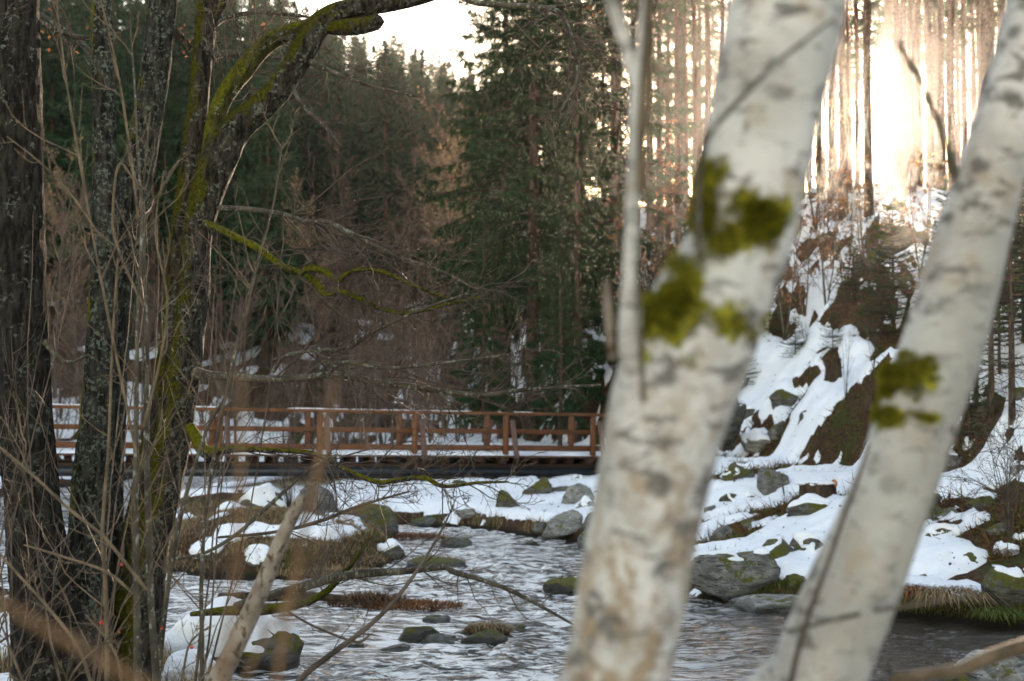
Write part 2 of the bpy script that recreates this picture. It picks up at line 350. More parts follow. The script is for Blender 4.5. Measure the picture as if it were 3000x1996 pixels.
def mat_birch(name, seed, brown, moss=()):
    n = NT(name, 0.75, 0.2)
    big = n.noise(4, 4, 0.6, n.vec(loc=(seed, 0, 2))); fine = n.noise(20, 5, 0.68, n.vec((1, 1, 0.75), loc=(seed, 5, 2)))
    base = n.mix(n.ramp(big, 0.38, 0.62), (0.33, 0.315, 0.285), (0.54, 0.53, 0.50))
    low = n.ramp(n.pos(2), 2.85, 2.2)
    st = n.math('MULTIPLY', n.ramp(fine, 0.44, 0.60), n.math('MULTIPLY', low, brown)); base = n.mix(st, base, (0.24, 0.17, 0.105))
    patch = n.ramp(n.noise(9, 4, 0.6, n.vec((1, 1, 0.8), loc=(seed, 2, 2))), 0.55, 0.66); base = n.mix(n.math('MULTIPLY', patch, 0.7), base, (0.33, 0.255, 0.18))
    scar = n.ramp(n.noise(6, 5, 0.7, n.vec((1, 1, 1.4), loc=(7, seed, 3)), 0.8), 0.64, 0.70); base = n.mix(n.math('MULTIPLY', scar, 0.8), base, (0.12, 0.09, 0.065))
    len_ = n.ramp(n.noise(13, 4, 0.6, n.vec((1.0, 1.0, 2.2), loc=(4, seed, 1)), 0.6), 0.54, 0.62); base = n.mix(n.math('MULTIPLY', len_, 0.85), base, (0.10, 0.092, 0.08))
    lent = n.ramp(n.noise(60, 3, 0.5, n.vec((0.5, 0.5, 3.5), loc=(4, seed, 6))), 0.63, 0.68); base = n.mix(n.math('MULTIPLY', lent, 0.5), base, (0.16, 0.13, 0.10))
    vs_ = n.math('MULTIPLY', n.ramp(n.voro(11, n.vec((1, 1, 1.25), loc=(seed, 3, 1))), 0.40, 0.20), n.ramp(n.noise(24, 4, 0.7, n.vec(loc=(seed, 8, 1))), 0.40, 0.56)); base = n.mix(n.math('MULTIPLY', vs_, 0.85), base, (0.075, 0.068, 0.06))
    cr = n.ramp(n.noise(5, 6, 0.75, n.vec((2.6, 2.6, 0.35), loc=(seed, 6, 3)), 0.5), 0.60, 0.66); base = n.mix(n.math('MULTIPLY', cr, 0.55), base, (0.13, 0.11, 0.085))
    gry = n.ramp(n.noise(3, 3, 0.5, n.vec(loc=(9, seed, 4))), 0.45, 0.62); base = n.mix(n.math('MULTIPLY', gry, 0.55), base, (0.33, 0.335, 0.305))
    h = n.math('ADD', fine, big)
    if moss:
        mx = None
        for (c, r) in moss:
            mp = n.t.nodes.new('ShaderNodeMapping'); mp.vector_type = 'POINT'; mp.inputs['Scale'].default_value = [1 / q for q in r]; mp.inputs['Location'].default_value = [-a / q for a, q in zip(c, r)]
            n.link(n.tc.outputs['Object'], mp.inputs['Vector']); vl = n.t.nodes.new('ShaderNodeVectorMath'); vl.operation = 'LENGTH'; n.link(mp.outputs[0], vl.inputs[0])
            f = n.math('SUBTRACT', 1.0, vl.outputs['Value']); mx = f if mx is None else n.math('MAXIMUM', mx, f)
        mk = n.ramp(n.math('ADD', mx, n.math('MULTIPLY', n.math('SUBTRACT', n.noise(20, 6, 0.72, n.vec(loc=(seed, 1, 1))), 0.5), 3.6)), 0.20, 0.50)
        base = n.mix(mk, base, n.mix(n.ramp(n.noise(55, 4, 0.7), 0.3, 0.7), (0.055, 0.060, 0.006), (0.34, 0.31, 0.028))); h = n.math('ADD', h, n.math('MULTIPLY', mk, n.noise(70, 3)))
    n.col(base); n.bump(h, 0.6, 0.014); M[name] = n.m
def mat_simple(name, c0, c1, scale=8, rough=0.9, by='noise', trans=0.0, bump=0.0, stretch=(1, 1, 1), spec=0.15):
    n = NT(name, rough, spec)
    if by == 'island': f = n.island()
    elif by == 'object': f = n.math('ADD', n.math('MULTIPLY', n.rnd(), 0.6), n.math('MULTIPLY', n.noise(scale, 3), 0.4))
    else: f = n.ramp(n.noise(scale, 4, 0.6, n.vec(stretch)), 0.3, 0.7)
    c = n.mix(f, c0, c1); n.col(c)
    if bump: n.bump(n.noise(scale * 4, 3, 0.6, n.vec(stretch)), bump, 0.02)
    if trans: n.translucent(c, trans)
    M[name] = n.m
def mat_wood(name, c0, c1, c2):
    n = NT(name, 0.7, 0.25)
    v = n.vec((0.5, 9, 9)); a = n.noise(4, 5, 0.6, v); b = n.noise(1.4, 3)
    c = n.mix(n.ramp(a, 0.3, 0.7), c0, c1); c = n.mix(n.ramp(b, 0.5, 0.75), c, c2)
    c = n.mix(n.math('MULTIPLY', n.rnd(), 0.35), c, c0)
    n.col(c); n.bump(a, 0.4, 0.01); M[name] = n.m
def mat_lichen_stem(name, c0, c1, spot, amt=0.55):
    n = NT(name, 0.85, 0.2)
    c = n.mix(n.ramp(n.noise(7, 4), 0.3, 0.7), c0, c1)
    s = n.ramp(n.noise(38, 4, 0.6, n.vec((1, 1, 0.6))), amt, amt + 0.09); c = n.mix(s, c, spot); n.col(c)
    n.bump(n.noise(30, 3), 0.6, 0.01); M[name] = n.m
mat_snow(); mat_ground(); mat_water()
mat_rock('rock', (0.075, 0.072, 0.066), (0.23, 0.225, 0.215), 0.45)
mat_rock('rock_pale', (0.13, 0.125, 0.115), (0.36, 0.35, 0.33), 0.22)
mat_rock('rock_moss', (0.040, 0.038, 0.033), (0.14, 0.135, 0.12), 0.72)
mat_bark('bark_dark', (0.007, 0.006, 0.005), (0.034, 0.031, 0.026), (0.10, 0.118, 0.098), 0.40, 0.22, (-0.5, 0.0, -0.2))
mat_bark('bark_lichen', (0.008, 0.008, 0.007), (0.050, 0.050, 0.043), (0.105, 0.130, 0.108), 0.85, 0.32, (-0.9, -0.1, -0.1))
mat_bark('bark_moss', (0.008, 0.007, 0.006), (0.052, 0.046, 0.037), (0.105, 0.12, 0.098), 0.7, 0.50, (-0.95, -0.12, 0.35), ((0.010, 0.013, 0.002), (0.070, 0.068, 0.006)))
mat_bark('bark_limb', (0.013, 0.011, 0.009), (0.075, 0.065, 0.05), (0.22, 0.25, 0.21), 0.5, 0.60, (-0.7, 0.0, 0.9))
mat_bark('bark_fullmoss', (0.02, 0.02, 0.005), (0.06, 0.06, 0.02), (0.22, 0.25, 0.21), 0.4, 0.72, (-0.5, 0.0, 0.85), ((0.015, 0.020, 0.003), (0.125, 0.125, 0.010)))
mat_bark('bark_spruce', (0.030, 0.020, 0.015), (0.11, 0.075, 0.055), (0.16, 0.17, 0.14), 0.3, 0.05, (0, 0, 1))
mat_birch('birch_stem', 3.0, 0.25)
mat_simple('moss', (0.10, 0.11, 0.008), (0.36, 0.33, 0.03), 60, 1.0, trans=0.25, bump=0.8)
mat_simple('moss_dark', (0.013, 0.018, 0.003), (0.085, 0.083, 0.009), 3, 1.0, 'island', trans=0.3)
mat_simple('twig', (0.035, 0.026, 0.020), (0.125, 0.098, 0.078), 5, 0.8)
mat_simple('twig_purple', (0.075, 0.050, 0.044), (0.21, 0.145, 0.120), 3, 0.9, 'island')
mat_simple('conifer_twig', (0.014, 0.012, 0.009), (0.050, 0.040, 0.028), 3, 0.9, 'island')
mat_simple('shoot_brown', (0.11, 0.062, 0.030), (0.22, 0.13, 0.07), 9, 0.7)
mat_simple('twig_tan', (0.060, 0.045, 0.030), (0.175, 0.128, 0.082), 9, 0.7, bump=0.4)
mat_simple('twig_pink', (0.12, 0.075, 0.060), (0.27, 0.185, 0.140), 3, 0.9, 'island')
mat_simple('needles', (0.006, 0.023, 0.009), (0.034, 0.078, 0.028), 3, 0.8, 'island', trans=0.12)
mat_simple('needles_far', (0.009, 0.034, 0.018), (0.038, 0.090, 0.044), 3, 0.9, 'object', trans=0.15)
mat_simple('needles_young', (0.014, 0.034, 0.012), (0.050, 0.090, 0.030), 3, 0.8, 'island', trans=0.12)
mat_simple('beech_leaf', (0.16, 0.060, 0.022), (0.36, 0.17, 0.075), 3, 0.8, 'island', trans=0.35)
mat_simple('dry_grass', (0.14, 0.090, 0.045), (0.40, 0.28, 0.155), 3, 0.9, 'island', trans=0.2)
mat_simple('rust_grass', (0.11, 0.040, 0.016), (0.30, 0.135, 0.055), 3, 0.9, 'island', trans=0.2)
mat_simple('green_grass', (0.035, 0.060, 0.010), (0.13, 0.16, 0.035), 3, 0.9, 'island', trans=0.2)
mat_simple('litter', (0.05, 0.025, 0.012), (0.17, 0.085, 0.04), 3, 0.9, 'island')
mat_simple('berry', (0.42, 0.015, 0.010), (0.55, 0.03, 0.015), 9, 0.3, spec=0.5)
mat_simple('steel', (0.009, 0.012, 0.016), (0.018, 0.023, 0.030), 2, 0.45, bump=0.1, spec=0.5)
mat_simple('stump_wood', (0.020, 0.014, 0.010), (0.085, 0.055, 0.034), 14, 0.9, bump=0.8, stretch=(1, 1, 0.2))
mat_simple('cut_wood', (0.35, 0.13, 0.05), (0.48, 0.22, 0.10), 20, 0.8)
mat_simple('concrete', (0.10, 0.10, 0.095), (0.2, 0.195, 0.18), 6, 0.9, bump=0.5)
mat_simple('foam_and_sheen', (0.7, 0.72, 0.74), (0.85, 0.86, 0.87), 20, 0.5, bump=0.5)
mat_wood('wood', (0.065, 0.025, 0.011), (0.235, 0.088, 0.036), (0.135, 0.068, 0.040))
mat_wood('wood_dark', (0.018, 0.010, 0.007), (0.060, 0.030, 0.018), (0.04, 0.025, 0.018))
mat_wood('wood_grey', (0.085, 0.045, 0.034), (0.19, 0.105, 0.080), (0.15, 0.10, 0.085))
mat_lichen_stem('stem_lichen', (0.035, 0.030, 0.022), (0.10, 0.085, 0.062), (0.24, 0.25, 0.22), 0.58)
mat_lichen_stem('stem_dead', (0.13, 0.10, 0.078), (0.29, 0.25, 0.205), (0.075, 0.048, 0.03), 0.52)
mat_lichen_stem('branch_lichen', (0.026, 0.021, 0.016), (0.085, 0.072, 0.055), (0.16, 0.18, 0.145), 0.54)

# ------------------------------------------------------------------ ground, snow, water
for px, py, rw, rd, dz in [(700, 1560, 1.6, 2.4, 0.35), (1000, 1600, 1.5, 2.0, 0.12), (640, 1480, 1.8, 3.0, 0.3)]:
    p = hit(px, py); MOUNDS.append((p[0], p[1], rw, rd, dz))
def spread(a, b, f):
    r = [a]
    while r[-1] < b: r.append(r[-1] + f(r[-1]))
    return np.array(r)
xs = np.concatenate([-spread(10, 150, lambda v: 0.14 + 0.09 * (v - 10))[::-1], np.arange(-9.86, 13.9, 0.14), spread(14, 150, lambda v: 0.14 + 0.09 * (v - 14))])
ys = np.concatenate([np.linspace(-30, 3, 12), spread(4, 9, lambda v: 0.4), spread(9.4, 60, lambda v: max(0.10, 0.0062 * v)), spread(60.6, 230, lambda v: 0.014 * v)])
GX, GY = np.meshgrid(xs, ys)
GZ, GSD, GS = height(GX, GY)
ny, nx = GX.shape
ii = (np.arange(ny - 1)[:, None] * nx + np.arange(nx - 1)[None]).ravel()
GF = np.stack([ii, ii + 1, ii + nx + 1, ii + nx], -1)
me = mesh_of('ground', np.stack([GX, GY, GZ], -1).reshape(-1, 3), [GF]); me.materials.append(M['ground'])
ground = bpy.data.objects.new('ground', me); COL.objects.link(ground); tag(ground, kind='structure', label='brown leaf litter and soil of the stream valley floor and slopes')
gy, gx = np.gradient(GZ, ys, xs); slope = np.hypot(gx, gy)
n1 = fbm2(GX, GY, 0.42, 4, 21.0); n2 = fbm2(GX, GY, 1.5, 3, 33.0); n3 = fbm2(GX, GY, 3.6, 2, 44.0)
hm_ = ss(0.0, 1.5, GS); n1 = n1 * (1 - hm_) + hm_ * fbm2(GX * 1.35, GY * 0.42, 0.55, 4, 61.0); n2 = n2 * (1 - hm_) + hm_ * fbm2(GX * 1.3, GY * 0.42, 1.7, 3, 73.0); n3 = n3 * (1 - hm_) + hm_ * fbm2(GX, GY * 0.5, 3.4, 2, 84.0)
bias = np.full(GX.shape, 0.22)
bias = np.where((GS < 0) & (GX > -1.5) & (GY > 15), 0.26, bias)                    # right terrace
bias = np.where((GY > 31) & (GX <= 0.5) & (GX > -11) & (GY < 62), 0.40, bias)      # far bank and meadow
bias = np.where(GS > 0, 0.16, bias)
bias = np.where((GX < -1.9) & (GX > -8) & (GY > 20) & (GY < 33), -0.12, bias)
bias = np.where((GX < -2) & (GY < 20), 0.0, bias)
bias = np.where(GY > 68, -0.42, bias); bias = np.where(GY < 9, -0.1, bias)
for _ in range(3):
    bias[1:-1, 1:-1] = (bias[:-2, 1:-1] + bias[2:, 1:-1] + bias[1:-1, :-2] + bias[1:-1, 2:]) / 4
m = bias + 2.1 * (n1 - 0.5) + 1.8 * (n2 - 0.5) + 1.4 * (n3 - 0.5) - 0.45 * np.clip(slope - 1.1, 0, 1.2) + 0.9 * (n3 - 0.5) * ss(0.5, 1.0, slope) - 1.4 * (1 - ss(0.30, 0.62, GSD))
m = m + hm_ * 1.1 * (fbm2(GX * 1.1, GY * 0.55, 2.3, 2, 91.0) - 0.5)
SNOWMOD = [  # px, py, half width px, half height px, amount (- bare, + snow)
    (1030, 1605, 140, 22, 1.2), (860, 1660, 40, 30, 0.9), (600, 1590, 90, 20, 0.9), (760, 1560, 70, 16, 0.8), (880, 1550, 60, 14, 0.6),
    (1150, 1490, 230, 60, 0.7), (1420, 1480, 90, 40, 0.3), (1620, 1440, 60, 30, 0.2), (1490, 1440, 50, 30, -0.7), (1500, 1520, 60, 20, -0.7),
    (2300, 1560, 180, 30, 0.7), (2150, 1480, 110, 60, 0.5), (2270, 1350, 240, 18, 0.9), (2720, 1640, 190, 60, 0.9), (2800, 1430, 160, 40, 0.6), (2900, 1000, 160, 160, 0.25),
    (2320, 1235, 160, 40, -0.9), (2190, 1185, 60, 20, -0.5), (2310, 1000, 60, 30, -0.8), (2260, 1420, 40, 25, -0.6), (2850, 1310, 100, 30, -1.1), (2470, 860, 40, 60, -0.7),
    (2250, 1090, 150, 50, 0.6), (2420, 1130, 120, 30, 0.7), (2250, 1180, 100, 14, 0.6), (2400, 1400, 60, 20, -0.2), (2350, 1730, 60, 12, -1.0), (2740, 1500, 40, 20, -0.6), (2900, 1580, 50, 40, -0.5),
    (2480, 700, 60, 60, -0.3), (2620, 640, 110, 60, 0.9), (2560, 760, 60, 40, 0.4), (2420, 790, 90, 70, -0.3), (2600, 900, 110, 70, -0.5), (2290, 920, 80, 40, -0.4), (2200, 900, 60, 60, -0.3), (2700, 1000, 80, 60, -0.3),
    (620, 1800, 120, 40, 0.3), (20, 1870, 40, 60, 0.8), (1500, 1310, 200, 20, 0.6), (250, 1230, 80, 25, 0.5), (740, 1230, 120, 20, 0.3), (650, 1480, 90, 30, -0.3)]
for px, py, rx, ry, am in SNOWMOD:
    c = hit(px, py); u = hit(px, py - ry); v = hit(px, py + ry)
    rX = rx * c[1] / FPX; rY = float(np.clip(abs(u[1] - v[1]) / 2, 0.25, 5))
    m += am * np.exp(-(((GX - c[0]) / rX) ** 2 + ((GY - c[1]) / rY) ** 2))
th = np.where(m > 0, 0.17 * np.sqrt(np.clip(m, 0, 1.0)), -0.30 * np.sqrt(np.clip(-m, 0, 1)))
th = th + np.where(m > 0.02, 0.02 * (fbm2(GX, GY, 3.0, 2, 4.0) - 0.5), 0)
SNOWZ = GZ + np.clip(th, -0.10, 0.3)
kp = (th.ravel()[GF] > -0.10).any(1)
me = mesh_of('snow_cover', np.stack([GX, GY, SNOWZ], -1).reshape(-1, 3), [GF[kp]]); me.materials.append(M['snow'])
snow = bpy.data.objects.new('snow_cover', me); COL.objects.link(snow); tag(snow, 'patchy melting white snow lying over the banks and slopes', 'snow', kind='stuff')
_ti = (lambda x, y: (np.clip(np.searchsorted(ys, y), 0, ny - 1), np.clip(np.searchsorted(xs, x), 0, nx - 1)))
def topz(x, y):
    j, i = _ti(np.asarray(x), np.asarray(y)); return np.maximum(GZ[j, i], SNOWZ[j, i])
def snowy(x, y):
    j, i = _ti(np.asarray(x), np.asarray(y)); return th[j, i] > 0.03

wx = np.concatenate([np.arange(-17, -9, 0.2), np.arange(-9, 9.8, 0.038)]); wy = spread(4, 64, lambda v: 0.12 if v < 9 else (0.0030 * v if v < 33 else 0.009 * v))
WX, WY = np.meshgrid(wx, wy)
q2 = fbm2(WX, WY * 0.8, 0.55, 2, 7.0); wp = 0.35 * (fbm2(WX, WY, 1.1, 2, 15.0) - 0.5)
q1 = fbm2(WX * 0.5 + wp, WY * 1.2 + wp, 6.0, 3, 2.0, 0.55)
q3 = 1 - np.abs(2 * fbm2(WX + wp, WY * 0.7, 1.7, 2, 11.0) - 1)
rap = 0.7 + 0.75 * ss(0.35, 0.65, q2)
rap = rap * (0.55 + 0.45 * (1 - ss(1.0, 3.5, WX)))
WZ = 0.130 * (q1 - 0.5) * rap + 0.035 * (q3 - 0.75) * rap
WI = inside(WX, WY, WATER) | (seg_dist(WX, WY, WATER, True)[0] < 0.9)
jj = (np.arange(len(wy) - 1)[:, None] * len(wx) + np.arange(len(wx) - 1)[None]).ravel()
WF = np.stack([jj, jj + 1, jj + len(wx) + 1, jj + len(wx)], -1); WF = WF[WI.ravel()[WF].any(1)]
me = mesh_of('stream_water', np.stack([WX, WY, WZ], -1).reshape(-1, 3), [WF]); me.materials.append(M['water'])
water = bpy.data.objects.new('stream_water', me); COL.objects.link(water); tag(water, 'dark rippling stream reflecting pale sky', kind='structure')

# ------------------------------------------------------------------ footbridge
BX, BY = -10.76, 34.5; bdir = np.array([0.9443, 0.3290]); brz = math.atan2(bdir[1], bdir[0])
br = thing('footbridge', (BX, BY, 1.56), 'reddish brown timber footbridge with railings on a dark steel girder across the stream', 'bridge')
br.rotation_euler = (0, math.atan2(0.2, 13.4), brz)
def bpart(name, lo, hi, mt, bev=0.008, loc=(0, 0, 0), rot=(0, 0, 0), me=None):
    if me is None:
        mb = MB(); box_into(mb, lo, hi, bev); me = mb.mesh(name, False); me.materials.append(M[mt])
    o = bpy.data.objects.new(name, me); COL.objects.link(o); o.parent = br; o.location = loc; o.rotation_euler = rot; return o
S0, S1, BW = -5.2, 16.9, 1.62
for yy in (0.10, BW - 0.34):
    mb = MB(); L0, L1 = S0, S1
    box_into(mb, (L0, yy, -0.375), (L1, yy + 0.24, -0.358)); box_into(mb, (L0, yy, -0.60), (L1, yy + 0.24, -0.583)); box_into(mb, (L0, yy + 0.03, -0.583), (L1, yy + 0.05, -0.375))
    mb.obj('girder', M['steel'], br, smooth=False)
    bpart('side_beam', (S0, yy + 0.02, -0.355), (S1, yy + 0.18, -0.265), 'wood_dark')
k = 0; s = S0 + 0.2; sl = None
posts = [8.69 + 2.522 * i for i in range(-5, 4)]
while s < S1:
    near = min(abs(s - q) for q in posts) < 0.24
    o = bpart('sleeper', (-0.95 if near else -0.66, -0.075, -0.262), (0.95 if near else 0.66, 0.075, -0.092), 'wood_dark', loc=(s, BW / 2, 0), rot=(0, 0, math.pi / 2), me=None if sl is None or near else sl)
    if not near: sl = o.data
    s += 0.504
pl = None; s = S0
rb = random.Random(4)
while s < S1:
    o = bpart('deck_plank', (-0.86, -0.068, -0.088), (0.86, 0.068, -0.038), 'wood_grey', loc=(s, BW / 2 + rb.uniform(-0.012, 0.012), rb.uniform(-0.003, 0.003)), rot=(0, 0, math.pi / 2), me=pl); pl = o.data; s += 0.147
# snow on the deck, with a soft uneven lip
mb = MB(); uu = np.linspace(S0, S1, 240); ww = np.linspace(-0.10, BW + 0.10, 22); U, W = np.meshgrid(uu, ww)
ed = np.minimum(W + 0.10, BW + 0.10 - W); H = -0.034 + 0.085 * np.sqrt(np.clip(ed / 0.12, 0, 1)) * (0.72 + 0.55 * fbm2(U, W, 1.1, 3, 5.0)) * ss(0.30, 0.40, fbm2(U, W, 0.5, 2, 8.0) + 0.06)
kk = (np.arange(21)[:, None] * 240 + np.arange(239)[None]).ravel(); mb.add(np.stack([U, W, H], -1).reshape(-1, 3), [np.stack([kk, kk + 1, kk + 241, kk + 240], -1)])
tag(mb.obj('snow_layer', M['snow'], br), 'thin white layer of snow on the deck')
for yy in (0.0, BW):
    mb = MB(); uu = np.linspace(S0, S1, 400); ww = np.linspace(-0.075, 0.075, 7); U, W = np.meshgrid(uu, ww)
    H = 1.118 + 0.034 * np.sqrt(np.clip(1 - (W / 0.075) ** 2, 0, 1)) * ss(0.52, 0.62, fbm2(U, W * 0 + yy, 0.9, 4, 3.0)); kk = (np.arange(6)[:, None] * 400 + np.arange(399)[None]).ravel()
    mb.add(np.stack([U, W + yy, H], -1).reshape(-1, 3), [np.stack([kk, kk + 1, kk + 401, kk + 400], -1)]); tag(mb.obj('rail_snow', M['snow'], br), 'thin melting snow left on the top rail', kind='stuff')
for yy, out in ((0.0, -1), (BW, 1)):
    bpart('top_rail', (S0, -0.08, 0), (S1, 0.08, 0.085), 'wood', loc=(0, yy, 1.045))
    bpart('middle_rail', (S0, -0.03, -0.06), (S1, 0.03, 0.06), 'wood', loc=(0, yy - out * 0.112, 0.60))
    bpart('bottom_rail', (S0, -0.03, -0.065), (S1, 0.03, 0.065), 'wood', loc=(0, yy - out * 0.112, 0.15))
    for i, s in enumerate(posts):
        if s < S0: continue
        bpart('post', (-0.165, -0.068, -0.068), (1.043, 0.068, 0.068), 'wood', loc=(s, yy, 0), rot=(0, -math.pi / 2, 0))
        a = Vector((s + 0.145, yy + out * 0.09, 0.90)); b = Vector((s + 0.145, yy + out * 0.52, -0.09)); d = b - a
        o = bpart('brace', (0, -0.062, -0.05), (d.length, 0.062, 0.05), 'wood_grey', loc=a); o.rotation_euler = d.to_track_quat('X', 'Z').to_euler()
for s, nm in ((S1 - 0.6, 'abutment'), (-4.6, 'abutment')):
    mb = MB(); box_into(mb, (s - 0.5, -0.3, -2.2), (s + 0.6, BW + 0.3, -0.605), 0.05); mb.obj('abutment', M['concrete'], br, smooth=False)

# ------------------------------------------------------------------ rocks
_bm = bmesh.new(); bmesh.ops.create_icosphere(_bm, subdivisions=4, radius=1.0)
ICO_V = np.array([v.co[:] for v in _bm.verts]); ICO_F = np.array([[v.index for v in f.verts] for f in _bm.faces]); _bm.free()
def rock_shape(seed, hx, hy, hz_, ncut=9, rough=0.16, tilt=0.0):
    r = np.random.default_rng(seed); V = ICO_V.copy()
    for _ in range(ncut):
        nrm = norm(r.normal(size=3) * np.array([1, 1, 1.1])); dcut = r.uniform(0.50, 0.82)
        d = V @ nrm; ov = np.clip(d - dcut, 0, None); V = V - ov[:, None] * nrm * 0.93
    q = fbm(V * 1.7 + seed * 3.3, 4) - 0.5; q2 = fbm(V * 6 + seed, 3) - 0.5; lay = np.abs(((V[:, 2] + 0.5 * V[:, 0] * math.sin(seed) + 0.35 * q) * 3.1) % 1.0 - 0.5)
    V = V * (1 + 2.2 * rough * q + 0.9 * rough * q2 - 0.35 * rough * ss(0.36, 0.5, lay))[:, None]
    lo, hi = V.min(0), V.max(0); V = (V - (lo + hi) / 2) / ((hi - lo) / 2)
    V = V * np.array([hx, hy, hz_])
    if tilt:
        c, s_ = math.cos(tilt), math.sin(tilt); V = np.stack([V[:, 0] * c - V[:, 2] * s_, V[:, 1], V[:, 0] * s_ + V[:, 2] * c], -1)
    return V
def vnormals(V, F):
    n = np.cross(V[F[:, 1]] - V[F[:, 0]], V[F[:, 2]] - V[F[:, 0]]); r = np.zeros_like(V)
    for k in range(3): np.add.at(r, F[:, k], n)
    return norm(r)
def rock(bb, mt, label, seed, name='boulder', d=None, sink=0.25, deep=0.85, tilt=0.0, snow=0.0, ncut=9, rough=0.16, group=None, cat='rock', side_bare=0.0):
    x0, y0, x1, y1 = bb; cx = (x0 + x1) / 2
    if d is None: d = hit(cx, y1 - 2)[1] + 0.3 * (x1 - x0) / FPX * 18
    k = d / FPX; hx = (x1 - x0) / 2 * k; hzz = (y1 - y0) / 2 * k * (1 + sink)
    top = at(cx, y0, d)
    V = rock_shape(seed, hx, max(hx, hzz) * deep, hzz, ncut, rough, tilt)
    V[:, 2] *= hzz / max(V[:, 2].max(), 1e-6)
    o0 = np.array([top[0], d, top[2] - hzz])
    if snow:
        root = thing(name, tuple(o0), label, cat, group)
        mb = MB(); mb.add(V, [ICO_F]); mb.obj('stone', M[mt], root)
        N = vnormals(V, ICO_F); q = fbm(V * 2.2 / max(hx, 0.1) + seed * 1.3, 3) - 0.5
        mk = N[:, 2] + (1.4 if snow < 0.95 else 0.5) * q - (1.0 - snow) - side_bare * (V[:, 0] / hx)
        t = np.where(mk > 0, 0.09 * np.sqrt(np.clip(mk, 0, 0.6)), -0.10 * np.sqrt(np.clip(-mk, 0, 1)))
        mb = MB(); mb.add(V + N * t[:, None] * 0.5 + np.array([0, 0, 1.0]) * t[:, None] * 0.7, [ICO_F[(t[ICO_F] > -0.03).any(1)]])
        tag(mb.obj('snow_cap', M['snow'], root), 'white snow lying on top of the stone', kind='stuff')
        return root
    mb = MB(); mb.add(V + o0, [ICO_F]); o = mb.obj(name, M[mt], None, o0)
    return tag(o, label, cat, group)
